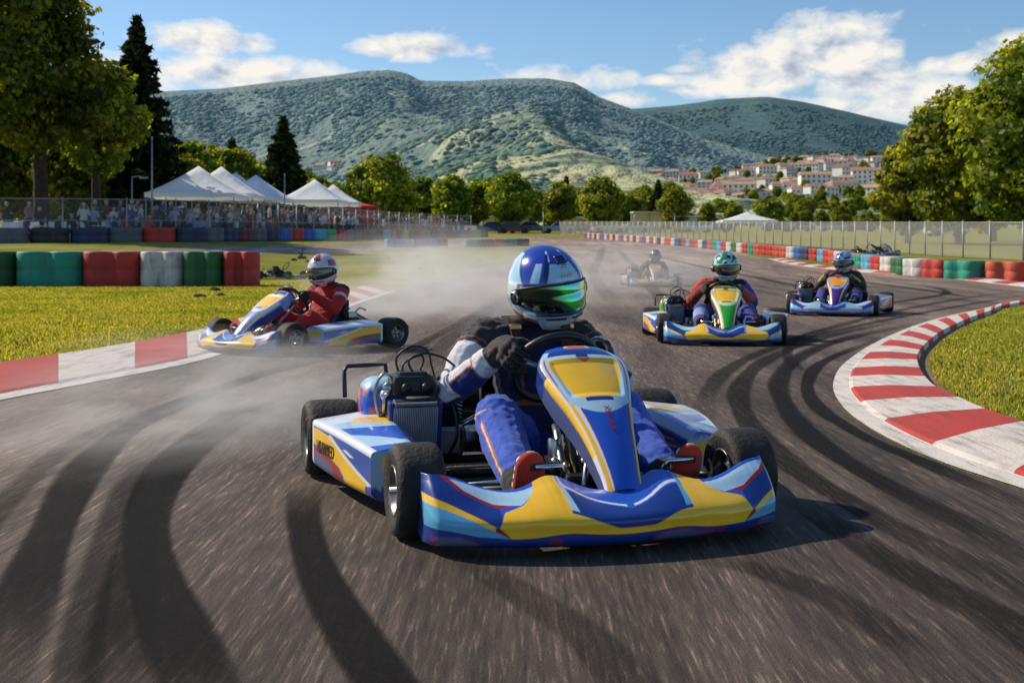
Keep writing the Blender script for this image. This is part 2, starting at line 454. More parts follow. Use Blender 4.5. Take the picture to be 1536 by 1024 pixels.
cd.dof.use_dof = True; cd.dof.focus_distance = 4.2; cd.dof.aperture_fstop = 8
SC.view_settings.view_transform = 'Standard'; SC.view_settings.look = 'None'; SC.view_settings.exposure = 0
SC.cycles.use_denoising = True
SC.cycles.max_bounces = 6; SC.cycles.transparent_max_bounces = 24
SC.cycles.volume_bounces = 4; SC.cycles.volume_step_rate = 3; SC.cycles.volume_max_steps = 64
SC.render.film_transparent = False
# ------------------------------------------------------------------ ground, road, kerbs
random.seed(4)
W2 = lambda l: [tuple(G(*p).xy) for p in l]
left_edge = [(-3.6, -8), (-3.55, -2), (-3.4, 2), (-3.2, 4.6)] + W2([(0, 600), (160, 570), (305, 539), (400, 508), (480, 478), (548, 452), (610, 432), (670, 415), (730, 402), (775, 391), (812, 379), (835, 371), (838, 366), (800, 364.5)])
strip_low = W2([(740, 367), (700, 369.5), (560, 377), (380, 381), (190, 385), (0, 388), (-160, 391)])
strip_up = W2([(-160, 381), (0, 378.5), (200, 374), (400, 369.5), (600, 363.5), (720, 358.5), (800, 355.5), (850, 355.5)])
far_edge = W2([(930, 359.5), (1000, 364), (1060, 371), (1110, 379), (1150, 388), (1190, 397.5), (1280, 407.5), (1400, 415.5), (1536, 431), (1720, 452)])
right_out_px = [(1720, 428), (1536, 450), (1480, 462), (1400, 480), (1330, 506), (1272, 541), (1250, 575), (1264, 610), (1312, 647), (1402, 690), (1536, 735)]
right_in_px = [(1720, 432), (1536, 458), (1480, 474), (1425, 498), (1390, 525), (1379, 550), (1400, 586), (1450, 613), (1500, 634), (1560, 655), (1640, 684)]
ro = W2(right_out_px); ri = W2(right_in_px)
ro_s = spline(ro, 90); ri_s = spline(ri, 90)
right_edge = [tuple(p) for p in ro_s[2:]] + [(2.35, 2.6), (2.6, 1), (3.0, -2), (3.2, -8)]
left_s = [tuple(p) for p in spline(left_edge[2:12], 60)]
road_poly = left_edge[:2] + left_s + left_edge[12:] + strip_low + strip_up + far_edge + right_edge
def interior_grid():
    ys = [-8, -5, -2]; y = 0.0
    while y < 420:
        ys.append(y); y += 1.0 if y < 40 else (2.5 if y < 110 else 10)
    P = []
    for y in ys:
        half = max(16, y * .62 + 14)
        nx = 34
        for i in range(nx + 1):
            P.append((half * (2 * i / nx - 1) + random.uniform(-.05, .05), y + random.uniform(-.05, .05)))
    return P
def cdt_ground():
    outer = [(-30, -8.2), (30, -8.2), (290, 425), (-290, 425)]
    pts = [Vector(p) for p in road_poly]; n = len(pts)
    pts += [Vector(p) for p in outer]
    edges = [(i, (i + 1) % n) for i in range(n)] + [(n + i, n + (i + 1) % 4) for i in range(4)]
    pts += [Vector(p) for p in interior_grid() if -30 - (p[1] + 8) * .6 < p[0] < 30 + (p[1] + 8) * .6]
    v, e, f, *_ = delaunay_2d_cdt(pts, edges, [], 0, 1e-4)
    V = [(p.x, p.y, tzf(p.x, p.y)) for p in v]
    road = []; grass = []
    for t in f:
        cx = sum(V[i][0] for i in t) / len(t); cy = sum(V[i][1] for i in t) / len(t)
        (road if pip(cx, cy, road_poly) else grass).append(tuple(t))
    def part(name, T, m):
        u = sorted({i for t in T for i in t}); mp = {a: b for b, a in enumerate(u)}
        me = mkmesh(name, [V[i] for i in u], [tuple(mp[i] for i in t) for t in T], m, smooth=True)
        bm = bmesh.new(); bm.from_mesh(me); bmesh.ops.recalc_face_normals(bm, faces=bm.faces)
        if sum(fa.normal.z for fa in bm.faces) < 0: bmesh.ops.reverse_faces(bm, faces=bm.faces)
        bm.to_mesh(me); bm.free()
        return tag(link(name, me), kind='structure')
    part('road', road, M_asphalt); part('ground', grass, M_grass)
cdt_ground()

def strip(name, A, B, mats, fm=None, zA=.004, zB=.004, zf=None, kind='structure', cols=None, ncross=1, uv=False, parent=None):
    """band between two curves of equal sample count, laid on the terrain"""
    V = []; Fc = []; M = []; n = len(A); k = ncross + 1
    for i in range(n):
        for j in range(k):
            t = j / ncross
            x = A[i][0] * (1 - t) + B[i][0] * t; y = A[i][1] * (1 - t) + B[i][1] * t
            z = tzf(x, y) + (zf(t) if zf else zA * (1 - t) + zB * t)
            V.append((x, y, z))
    for i in range(n - 1):
        for j in range(ncross):
            Fc.append((i * k + j, i * k + j + 1, (i + 1) * k + j + 1, (i + 1) * k + j))
            M.append(fm(i, j) if fm else 0)
    me = mkmesh(name, V, Fc, mats, M, True)
    if uv:
        l = me.uv_layers.new(name='UVMap'); q = 0
        for p in me.polygons:
            for li, vi in zip(p.loop_indices, p.vertices):
                l.data[li].uv = ((vi % k) / ncross, (vi // k) / (n - 1))
    if cols is not None: setcol(me, [cols] * len(V))
    bm = bmesh.new(); bm.from_mesh(me)
    if sum(f.normal.z for f in bm.faces) < 0: bmesh.ops.reverse_faces(bm, faces=bm.faces)
    bm.to_mesh(me); bm.free()
    o = link(name, me, parent)
    if kind: tag(o, kind=kind)
    return o
def arc(P):
    L = [0]
    for i in range(1, len(P)): L.append(L[-1] + math.hypot(P[i][0] - P[i - 1][0], P[i][1] - P[i - 1][1]))
    return L
def kerb(name, A, B, stripe, line=.14, hgt=.045, phase=0, red_first=True):
    """A track side, B grass side: white edge line then raised red and white blocks"""
    n = len(A); mid = [((a[0] + b[0]) / 2, (a[1] + b[1]) / 2) for a, b in zip(A, B)]
    L = arc(mid)
    ts = [0, line * .97, line, line + .03, .55, .97, 1.0]
    hs = [.006, .008, .010, .022, hgt, hgt + .008, .01]
    nc = len(ts) - 1
    V = []; Fc = []; M = []
    for i in range(n):
        for t, h in zip(ts, hs):
            x = A[i][0] * (1 - t) + B[i][0] * t; y = A[i][1] * (1 - t) + B[i][1] * t
            V.append((x, y, tzf(x, y) + h))
    k = nc + 1
    for i in range(n - 1):
        s = int((L[i] + phase) / stripe) % 2
        for j in range(nc):
            Fc.append((i * k + j, i * k + j + 1, (i + 1) * k + j + 1, (i + 1) * k + j))
            M.append(2 if j < 2 else (s if red_first else 1 - s))
    me = mkmesh(name, V, Fc, [M_kred, M_kwhite, M_kline], M, False)
    bm = bmesh.new(); bm.from_mesh(me)
    if sum(f.normal.z for f in bm.faces) < 0: bmesh.ops.reverse_faces(bm, faces=bm.faces)
    bm.to_mesh(me); bm.free()
    return tag(link(name, me), kind='structure')
# right-hand apex kerb: resample both edges finely so that stripes end cleanly
def pair(A, B, n):
    return spline(A, n), spline(B, n)
A, B = pair(ro, ri, 420)
kerb('kerb', A, B, .60, line=.17, phase=.3)
# soil rim between the kerb and the grass
C_ = [(b[0] + (b[0] - a[0]) * .16, b[1] + (b[1] - a[1]) * .16) for a, b in zip(A, B)]
strip('soil_edge', [(b[0] - (b[0] - a[0]) * .03, b[1] - (b[1] - a[1]) * .03) for a, b in zip(A, B)], C_, M_soil, zA=.012, zB=.006)
# left kerb
lo_px = [(-330, 676), (-150, 637), (0, 601), (150, 572), (305, 540), (400, 508), (480, 478), (548, 452), (592, 437)]
li_px = [(-330, 605), (-150, 581), (0, 553), (150, 530), (300, 501), (370, 480), (440, 460), (505, 442), (556, 430)]
A, B = pair(W2(lo_px), W2(li_px), 300)
kerb('kerb', A, B, 1.0, line=.14, phase=.6)
C_ = [(b[0] + (b[0] - a[0]) * .1, b[1] + (b[1] - a[1]) * .1) for a, b in zip(A, B)]
strip('soil_edge', [(b[0] - (b[0] - a[0]) * .03, b[1] - (b[1] - a[1]) * .03) for a, b in zip(A, B)], C_, M_soil, zA=.012, zB=.006)
# far kerb along the outside of the bend
f_out = far_edge[4:]; f_s = spline(f_out, 240)
f_n = []
for i, p in enumerate(f_s):
    a = f_s[max(i - 1, 0)]; b = f_s[min(i + 1, len(f_s) - 1)]
    d = Vector((b[0] - a[0], b[1] - a[1])).normalized(); f_n.append((p[0] - d.y * .55, p[1] + d.x * .55))
kerb('kerb', f_s, f_n, 1.1, line=.2, hgt=.05)

# tyre marks
def skid(px, w, strength=1.0, n=60):
    P = resample(spline([tuple(G(*p).xy) for p in px], n * 2), .12 if len(px) < 12 else .2)
    A = []; B = []
    for i, p in enumerate(P):
        a = P[max(i - 1, 0)]; b = P[min(i + 1, len(P) - 1)]
        d = Vector((b[0] - a[0], b[1] - a[1])).normalized()
        ww = w * (1 + .12 * math.sin(i * .37))
        A.append((p[0] - d.y * ww / 2, p[1] + d.x * ww / 2)); B.append((p[0] + d.y * ww / 2, p[1] - d.x * ww / 2))
    skid.k += 1
    z = .003 + .0009 * (skid.k % 9)
    strip('tyre_mark', A, B, M_skid, zA=z, zB=z, cols=(strength,) * 3, ncross=2, uv=True)
skid.k = 0
S = [([(-60, 1090), (20, 930), (75, 800), (130, 700), (200, 640), (290, 598), (400, 560), (520, 530)], .17, 1),
     ([(160, 1100), (180, 960), (200, 840), (225, 740), (270, 675), (340, 625), (450, 585)], .15, .8),
     ([(330, 1120), (270, 960), (225, 840), (225, 760), (262, 700), (330, 650), (400, 615)], .16, 1),
     ([(640, 1120), (545, 980), (480, 870), (455, 790), (455, 725)], .13, 1),
     ([(-130, 900), (0, 760), (90, 680), (190, 630), (320, 585)], .12, .45),
     ([(100, 1120), (120, 960), (150, 830), (190, 730), (250, 665)], .1, .55),
     ([(1000, 1100), (880, 960), (760, 880), (680, 830)], .12, .35),
     ([(1620, 880), (1450, 790), (1330, 730), (1230, 668), (1178, 612), (1168, 570), (1200, 535), (1270, 508), (1380, 485)], .13, .9),
     ([(1680, 960), (1480, 860), (1320, 780), (1190, 700), (1120, 630), (1110, 580), (1150, 540), (1230, 508), (1360, 478)], .14, .7),
     ([(1560, 770), (1400, 700), (1290, 652), (1222, 606), (1212, 570), (1240, 540), (1320, 508)], .1, .9),
     ([(1700, 1060), (1500, 930), (1330, 840), (1180, 740)], .15, .55),
     ([(1060, 640), (1058, 600), (1085, 560), (1140, 530), (1240, 500), (1380, 470), (1536, 442)], .13, .6),
     ([(1200, 560), (1180, 530), (1200, 505), (1260, 488)], .1, .7),
     ([(1100, 540), (1180, 515), (1290, 480), (1420, 452), (1536, 436)], .16, .5),
     ([(1330, 455), (1380, 448), (1420, 440), (1400, 432), (1330, 428)], .18, .7),
     ([(1536, 470 - 25), (1460, 446), (1390, 436), (1300, 424), (1200, 412)], .25, .5),
     ([(1250, 440), (1150, 420), (1060, 402), (1000, 388), (950, 376)], .3, .55),
     ([(930, 460), (900, 430), (890, 405), (900, 385), (905, 370)], .35, .5),
     ([(1010, 470), (985, 440), (960, 410), (940, 388), (925, 372)], .3, .5),
     ([(560, 600), (640, 540), (700, 490), (760, 450), (830, 415), (870, 390)], .2, .4),
     ([(400, 640), (480, 585), (590, 535), (680, 490), (760, 440)], .14, .5),
     ([(1380, 985), (1250, 900), (1120, 850), (1010, 835)], .12, .4)]
for px, w, s in S: skid(px, w, s)

# ------------------------------------------------------------------ blades of grass on the near verges
def blades(name, n, sampler, hmin, hmax, seed, wid=.006):
    rg = np.random.default_rng(seed)
    P = sampler(rg, n); n = len(P)
    h = rg.uniform(hmin, hmax, n); an = rg.uniform(0, 2 * np.pi, n); le = rg.uniform(0, .8, n) * h; la = rg.uniform(0, 2 * np.pi, n)
    w = wid * rg.uniform(.6, 1.5, n) * (1 + P[:, 1] / 9)
    z = tz(P[:, 0], P[:, 1])
    V = np.zeros((n, 3, 3), np.float32)
    dx, dy = np.cos(an) * w, np.sin(an) * w
    V[:, 0] = np.c_[P[:, 0] - dx, P[:, 1] - dy, z]; V[:, 1] = np.c_[P[:, 0] + dx, P[:, 1] + dy, z]
    V[:, 2] = np.c_[P[:, 0] + np.cos(la) * le, P[:, 1] + np.sin(la) * le, z + h]
    me = bpy.data.meshes.new(name); me.vertices.add(3 * n); me.vertices.foreach_set('co', V.ravel())
    me.loops.add(3 * n); me.loops.foreach_set('vertex_index', np.arange(3 * n, dtype=np.int32))
    me.polygons.add(n); me.polygons.foreach_set('loop_start', np.arange(0, 3 * n, 3, dtype=np.int32))
    me.materials.append(M_grassblade); me.update()
    pal = np.array([lin('50641f'), lin('687628'), lin('828538'), lin('9a935a'), lin('42561c')], np.float32)
    patch = np.array([mnoise.noise((p[0] * .8, p[1] * .8, seed)) for p in P]) * .5 + .5
    idx = np.clip((patch * 2.6 + rg.uniform(0, 2.4, n)).astype(int), 0, 4)
    c = np.repeat(pal[idx] * rg.uniform(.7, 1.2, (n, 1)), 3, 0).reshape(n, 3, 3); c = c * 1.28; c[:, :2] *= .6
    setcol(me, c.reshape(-1, 3))
    return tag(link(name, me), 'short sunlit grass growing on the verge', 'grass', kind='stuff')
def nppip(X, Y, poly):
    c = np.zeros(len(X), bool); j = len(poly) - 1
    for i in range(len(poly)):
        xi, yi = poly[i]; xj, yj = poly[j]
        if yi != yj: c ^= ((yi > Y) != (yj > Y)) & (X < (xj - xi) * (Y - yi) / (yj - yi) + xi)
        j = i
    return c
kin = [tuple(p) for p in spline(ri, 60)]
def kin_side(x, y):   # inside the right-hand verge: right of the inner kerb edge
    return True
right_poly = [(p[0] + .07, p[1] + .0) for p in kin] + [(5.5, 5.2), (9, 8), (14, 16), (14.5, 26)]
def samp_right(rg, n):
    Y = 5.2 + 16 * rg.random(n * 3) ** 1.6; X = rg.uniform(2.4, 12, n * 3)
    k = nppip(X, Y, right_poly) & (X < Y * .46)
    return np.c_[X, Y][k][:n]
blades('grass', 120000, samp_right, .012, .036, 5, .005)
lin_in = [tuple(p) for p in spline(W2(li_px), 60)]
left_poly = [(p[0] - .06, p[1]) for p in lin_in] + [(-1.5, 27), (-13, 27), (-9, 5)]
def samp_left(rg, n):
    Y = 7.5 + 20 * rg.random(n * 3) ** 1.5; X = rg.uniform(-13, -1.5, n * 3)
    k = nppip(X, Y, left_poly) & (X > -Y * .46)
    return np.c_[X, Y][k][:n]
blades('grass', 140000, samp_left, .012, .038, 6, .005)

# ------------------------------------------------------------------ hills
ridge1 = [(-500, 175), (0, 150), (245, 136), (330, 133), (430, 121), (500, 113), (545, 106), (585, 104), (612, 110), (632, 121), (700, 121), (760, 117), (820, 117), (862, 124), (900, 146), (945, 161), (1000, 182), (1060, 208), (1120, 226), (1200, 246), (1300, 262), (1500, 280), (2000, 290)]
ridge2 = [(-400, 260), (600, 230), (800, 185), (940, 159), (1010, 152), (1080, 142), (1150, 141), (1205, 150), (1280, 166), (1370, 187), (1460, 205), (1536, 216), (1800, 240), (2200, 262)]
def interp(tab, x): return float(np.interp(x, [p[0] for p in tab], [p[1] for p in tab]))
def hill_z1(px, t):
    """row seen at fraction t up the main hill"""
    base = 347
    top = interp(ridge1, px)
    # gentle foot, steeper wooded top
    s = .62 * t ** 1.25 + .38 * t ** .75
    return base + (top - base) * s
def hill_Y1(t): return 330 + 2100 * t ** 1.35
def fb(x, y, s, o=5): return mnoise.fractal((x / s, y / s, 3.3), .9, 2.1, o)
def hill_point1(px, t):
    Y = hill_Y1(t); X = at(px, Y); py = hill_z1(px, t)
    z = zpx(py, Y)
    amp = 52 * min(1, t * 2.2) * (1 - .93 * max(0, t - .72) / .28)
    z += amp * (.55 * fb(X, Y, 420, 5) - .05) - amp * .8 * (1 - abs(mnoise.noise((X / 330 + Y / 900, Y / 900, 1))) * 2) ** 2 * .8
    z += 62 * 4 * t * (1 - t) * mnoise.noise((X / 190 + Y / 700 + 5, Y / 1100, 2)) + 16 * 4 * t * (1 - t) * mnoise.noise((X / 62, Y / 240, 4))
    return Vector((X, Y, z))
def hill_mat(name, cd, cl, cf, fields=True):
    m, nt, b = newmat(name)
    tc = nt('ShaderNodeTexCoord').outputs['Object']
    def mp(s): return nt('ShaderNodeMapping', ins={'Vector': tc, 'Scale': s}).outputs[0]
    big = nt.noise(mp((.004, .0022, .006)), 1, 4, .6, .4)
    med = nt.noise(mp((.02, .012, .02)), 1, 5, .62)
    fine = nt.noise(mp((.09, .05, .09)), 1, 4, .7)
    vor = nt('ShaderNodeTexVoronoi', ins={'Vector': mp((.085, .06, .085)), 'Scale': 1}).outputs[0]
    col = nt.ramp(med, [(.35, cd), (.65, cl)]).outputs[0]
    col = nt.mix(.9, col, nt.ramp(fine, [(.3, (.5, .55, .6)), (.7, (1.35, 1.3, 1.2))]).outputs[0], 'MULTIPLY')
    col = nt.mix(.7, col, nt.ramp(vor, [(.15, (1.3, 1.3, 1.2)), (.75, (.55, .58, .66))]).outputs[0], 'MULTIPLY')
    if fields:
        sp = nt('ShaderNodeSeparateXYZ', ins={0: tc})
        hz = nt.math('MULTIPLY', sp.outputs[1], 1 / 2000)
        fm = nt.noise(mp((.0065, .011, .004)), 1, 3, .5, .8)
        low = nt.ramp(hz, [(.0, .2), (.3, .13), (.55, .02), (.7, -.2)])
        q = nt.math('ADD', fm, nt.math('MULTIPLY_ADD', hz, -.24, .115))
        msk = nt.ramp(q, [(.545, 0.0), (.57, 1.0)]).outputs[0]
        line = nt.noise(mp((.012, .05, .02)), 1, 2, .5)
        fcol = nt.ramp(line, [(.35, cf[0]), (.5, cf[1]), (.65, cf[2])]).outputs[0]
        col = nt.mix(nt.math('MULTIPLY', msk, .95), col, fcol)
    # aerial haze painted into the base colour: slopes mix paler and bluer with distance
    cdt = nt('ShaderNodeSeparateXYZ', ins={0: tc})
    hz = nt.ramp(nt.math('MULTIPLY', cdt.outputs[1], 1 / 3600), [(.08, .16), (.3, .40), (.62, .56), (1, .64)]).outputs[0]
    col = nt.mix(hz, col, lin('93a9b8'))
    if not fields:
        f2 = nt.noise(mp((.028, .022, .03)), 1, 9, .72); f3 = nt.noise(mp((.0035, .0025, .006)), 1, 4, .6)
        col = nt.mix(1, nt.ramp(f3, [(.35, cd), (.65, cl)]).outputs[0], nt.ramp(f2, [(.38, (.3, .36, .45)), (.62, (1.8, 1.65, 1.35))]).outputs[0], 'MULTIPLY')
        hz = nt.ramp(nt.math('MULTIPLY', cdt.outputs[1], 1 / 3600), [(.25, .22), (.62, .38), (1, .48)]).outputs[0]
        col = nt.mix(hz, col, lin('6f8ba2'))  # blue haze mixed into the far hill's own colour
    nt.link(col, b.inputs['Base Color']); b.inputs['Roughness'].default_value = 1
    b.inputs['Specular IOR Level'].default_value = 0
    h = nt.noise(mp((.03, .025, .03)), 1, 8, .7) if not fields else nt.math('ADD', nt.math('MULTIPLY', vor, -.6), fine)
    bn = nt('ShaderNodeBump', ins={'Strength': .9, 'Distance': 8, 'Height': h})
    nt.link(bn.outputs[0], b.inputs['Normal'])
    return m
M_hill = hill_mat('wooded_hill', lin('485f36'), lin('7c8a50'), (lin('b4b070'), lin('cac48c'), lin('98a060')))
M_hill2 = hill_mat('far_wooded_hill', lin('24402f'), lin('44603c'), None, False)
def grid_mesh(name, fn, xs, ts, mat_, back=None):
    V = []; Fc = []; n = len(xs)
    for t in ts:
        for x in xs: V.append(fn(x, t))
    rows = len(ts)
    if back:
        for x, v in zip(xs, V[-n:]): V.append(Vector((v[0] * 1.5, v[1] + 900, -20)))
        rows += 1
    for i in range(rows - 1):
        for j in range(n - 1):
            Fc.append((i * n + j, i * n + j + 1, (i + 1) * n + j + 1, (i + 1) * n + j))
    return tag(link(name, mkmesh(name, V, Fc, mat_, smooth=True)), kind='structure')
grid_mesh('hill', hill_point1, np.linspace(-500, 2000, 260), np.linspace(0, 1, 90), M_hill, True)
def hill_point2(px, t):
    Y = 900 + 2900 * t ** 1.1; X = at(px, Y); top = interp(ridge2, px)
    py = 352 + (top - 352) * (.7 * t + .3 * t * t)
    z = zpx(py, Y) + 40 * (1 - t) * fb(X + 999, Y, 500) - 45 * (1 - t * .6) * abs(mnoise.noise((X / 420, Y / 1500, 7)))
    return Vector((X, Y, z))
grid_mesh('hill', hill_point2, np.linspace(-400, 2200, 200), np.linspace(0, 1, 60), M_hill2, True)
def on_hill(px, py):
    """terrain point on the main hill seen at a pixel"""
    lo, hi = 0.0, 1.0
    best = None
    for i in range(140):
        t = i / 139
        p = hill_point1(px, t)
        q = HY + F * (HC - p.z) / p.y
        if best is None or abs(q - py) < best[0]: best = (abs(q - py), p)
        if q < py: break
    return best[1]
# ------------------------------------------------------------------ karts
def P(lx, f, z): return Vector((lx, -f, z))
BLUE, DBLUE, LBLUE, CYAN = lin('2258c8'), lin('16388a'), lin('b5d8ee'), lin('5fb0d8')
YEL, YEL2, WHT, REDC, NAVY, GREYB = lin('ffc928'), lin('f0a414'), lin('e8eaee'), lin('a8231f'), lin('131a3a'), lin('56608a')
ORG, PURP, GRN, DGRN, BLK = lin('e0641e'), lin('5b2d74'), lin('2fae35'), lin('0d5f2a'), (.012, .012, .014)
PAL = dict(blue=BLUE, dblue=DBLUE, lblue=LBLUE, cyan=CYAN, yel=YEL, wht=WHT, red=REDC)
def tab(t, x): return float(np.interp(x, [p[0] for p in t], [p[1] for p in t]))
def cubic(t, x):   # smoothed table
    return sum(w * tab(t, abs(x + d)) for d, w in ((-.09, .12), (-.045, .22), (0, .32), (.045, .22), (.09, .12)))

FZ = [(0, .150), (.1, .152), (.2, .170), (.27, .197), (.33, .2), (.42, .175), (.55, .160), (.68, .168), (.82, .198), (.92, .212), (1, .208)]
FD = [(0, .15), (.2, .165), (.3, .20), (.38, .17), (.5, .125), (.7, .125), (.9, .12), (1, .085)]
def fairing_colour(u, s, pal):
    a = abs(u - .055); a = a / 1.02
    def inp(pl): return pip(a, s, pl)
    c = pal['blue']
    if s < .17:
        k = mnoise.noise((u * 5, s * 6, 2))
        return pal['dblue'] if k < .15 else (tuple(.5 * x + .5 * y for x, y in zip(pal['red'], pal['dblue'])) if k < .33 else GREYB)
    # centre V panel
    vb = .22 + .30 * max(0, a - .10) ** 1.0 * 2.2
    if a < .33 and s > vb + .02:
        if s < vb + .07: return pal['dblue']
        if a > .27 + .05 * s: return pal['lblue'] if u < 0 else pal['cyan']
        if abs(s - (.55 + a * .9)) < .022 and a > .02: return pal['wht']
        if a < .014 and s < .5: return pal['dblue']
        return pal['dblue'] if s < .50 + a * .9 else pal['blue']
    yel = [(-.1, .17), (-.1, .24), (.12, .26), (.24, .36), (.31, .55), (.335, .8), (.34, 1.1), (.45, 1.1), (.485, .85), (.56, .66), (.66, .52), (.70, .30), (.64, .17)]
    if inp(yel):
        return pal['yel']
    lb = [(.45, 1.1), (.485, .82), (.58, .66), (.70, .68), (.82, .80), (.93, 1.1), (.99, 1.1), (.90, .80)]
    if inp([(.45, 1.1), (.485, .84), (.57, .66), (.70, .66), (.84, .82), (.95, 1.1)]):
        if s > .965 - .12 * max(0, .7 - a): return pal['blue']
        return pal['lblue']
    if inp([(.56, .70), (.68, .58), (.86, .78), (.985, 1.1), (.95, 1.1), (.84, .82), (.70, .66)]): return pal['red']
    if inp([(1.1, .30), (1.1, .66), (.66, .19), (.60, .17), (.80, .19)]): return pal['cyan']
    if inp([(1.1, .66), (1.1, .80), (.64, .21), (.62, .17), (.66, .19)]): return pal['yel'] if a > .72 else pal['red']
    if a > .68: return pal['dblue']
    return pal['blue']
def aa(fn, u, v, du, dv, pal):
    c = [fn(u + a * du * .5, min(.9999, max(0, v + b * dv * .5)), pal) for a, b in ((-1, -1), (1, -1), (-1, 1), (1, 1))]
    return tuple(sum(q[k] for q in c) / 4 for k in range(3))
def make_fairing(pal, nu, nf):
    nb = 10; V = []; Fc = []; C = []
    for i in range(nu + 1):
        u = -1 + 2 * i / nu; a = abs(u)
        zt, db = cubic(FZ, a), cubic(FD, a)
        f0 = .895 - .05 * a ** 1.2 - .085 * a ** 3.5
        e = max(0, (a - .94) / .06); f0 -= .045 * e * e
        lx = .538 * u
        front = [(.022, .026), (.004, .040), (0, .070), (.006, .106), (db * .60, .106 + (zt - .106) * .64), (db, zt)]
        front = [tuple(q) for q in spline(front, 40)]
        L = arc(front)
        for j in range(nf + 1):
            s = j / nf; q = s * L[-1]
            d = float(np.interp(q, L, [p[0] for p in front])); z = float(np.interp(q, L, [p[1] for p in front]))
            # a shallow crease and scoop break up the face
            d += .010 * math.sin(min(1, max(0, (s - .3) / .6)) * math.pi) * math.cos(a * 9)
            V.append(P(lx, f0 - d, z)); C.append(aa(fairing_colour, u, s, 1 / nu, .5 / nf, pal))
        back = [(db + .016, zt - .003), (db + .028, zt - .016), (db + .03, .12), (db * .6 + .06, .055), (.09, .04)]
        for d, z in back:
            V.append(P(lx, f0 - d, z)); C.append(pal['dblue'])
    k = nf + 1 + 5
    for i in range(nu):
        for j in range(k):
            j2 = (j + 1) % k
            Fc.append((i * k + j, (i + 1) * k + j, (i + 1) * k + j2, i * k + j2))
    for b_ in (0, nu * k):
        Fc.append(tuple(range(b_, b_ + k)) if b_ == 0 else tuple(range(b_ + k - 1, b_ - 1, -1)))
    return mkmesh('front_fairing', V, Fc, M_paint, smooth=[True] * (len(Fc) - 2) + [False] * 2, cols=C)
NW = [(0, .054), (.12, .062), (.3, .078), (.5, .103), (.66, .132), (.8, .152), (.9, .150), (.96, .125), (1, .085)]
def nose_colour(u, v, pal):
    a = abs(u)
    if v > .955:
        if pip(u, v, [(-.22, .965), (.16, .965), (.2, .995), (-.2, .995)]): return ORG
        return pal['blue'] if v < .975 or a > .3 else pal['yel']
    if a > .74:          # flank
        if v > .74: return pal['dblue'] if u < 0 else pal['blue']
        if a < .80 + .03 * v: return pal['yel'] if u < 0 and v > .2 else pal['wht']
        return GREYB if u < 0 else pal['dblue']
    if v > .90: return pal['dblue'] if a < .62 else pal['lblue']
    if v > .875 and a < .68: return pal['lblue'] if a > .1 else pal['dblue']
    plate = [(-.60, .872), (.60, .872), (.60, .80), (.50, .60), (.40, .555), (-.40, .555), (-.47, .60), (-.62, .80)]
    if pip(u, v, plate):
        if pip(u, v, [(-.12, .872), (.14, .872), (.02, .838)]): return ORG
        if pip(u, v, [(.16, .82), (.52, .85), (.56, .74), (.3, .72)]): return lin('f4c65a')
        return pal['yel']
    if a < .30 and .525 < v < .565 - .05 * a: return pal['dblue']
    if v > .44 + .09 * (a / .7) ** 2 and v < .60 + .3 * max(0, a - .45):
        if a < .68: return pal['lblue']
    if v >= .55 and a <= .74:
        if a < .66: return pal['lblue']
        return pal['red'] if a < .69 else pal['wht']
    # lower half: blue tongue between pale stripes
    e = (.60 if u > 0 else .44 + .10 * v) + .04 * v
    if a < e:
        return pal['blue']
    if a < e + .025: return pal['red']
    if u < 0: return pal['wht'] if a < e + .09 + .06 * v else (pal['yel'] if a < .70 else pal['wht'])
    return pal['dblue'] if a < e + .05 else pal['yel']
def nose_pt(u, v, lift=0):
    A_, B_ = Vector((0, .765, .155)), Vector((0, .275, .535))
    ax = (B_ - A_).normalized(); nrm = Vector((0, -ax.z, ax.y)); nrm = -nrm if nrm.y < 0 else nrm
    p = A_.lerp(B_, v) + nrm * (.035 * math.sin(math.pi * max(0, v) ** .8) - .03 * max(0, v - .86) ** 2 * 50 * .4)
    w = cubic(NW, v); a = abs(u)
    dep = tab([(0, .05), (.3, .085), (.6, .11), (.85, .09), (1, .05)], v)
    x = w * math.copysign(min(1, a / .78) ** .95, u) * (1 - .06 * max(0, a - .78) / .22)
    d = .020 * (min(a, .78) / .78) ** 2.2 + dep * (max(0, a - .74) / .26) ** 1.05
    if .56 < v < .87 and a < .6: d += .006 * min(1, (.6 - a) * 12) * min(1, (v - .56) * 30) * min(1, (.87 - v) * 30)
    q = p - nrm * (d - lift)
    return P(.045 + .015 * v + x, q.y, q.z)
def make_nose(pal, nu, nv):
    V = []; Fc = []; C = []
    for j in range(nv + 1):
        v = j / nv
        for i in range(nu + 1):
            u = -1 + 2 * i / nu
            V.append(nose_pt(u, v)); C.append(aa(nose_colour, u, v, 1 / nu, .5 / nv, pal))
    k = nu + 1
    for j in range(nv):
        for i in range(nu): Fc.append((j * k + i, j * k + i + 1, (j + 1) * k + i + 1, (j + 1) * k + i))
    return mkmesh('nose_panel', V, Fc, M_paint, smooth=True, cols=C)
def nose_letters():
    t = text_mesh('XSAVIB', .034, M_rprint, 'lettering', .0004)
    for q in t.vertices:      # reads down the middle of the panel
        v = .40 - q.co.x * 1.55; u = .06 + q.co.y * 5.5; q.co = nose_pt(u, v, .0012 + max(0, q.co.z))
    return t
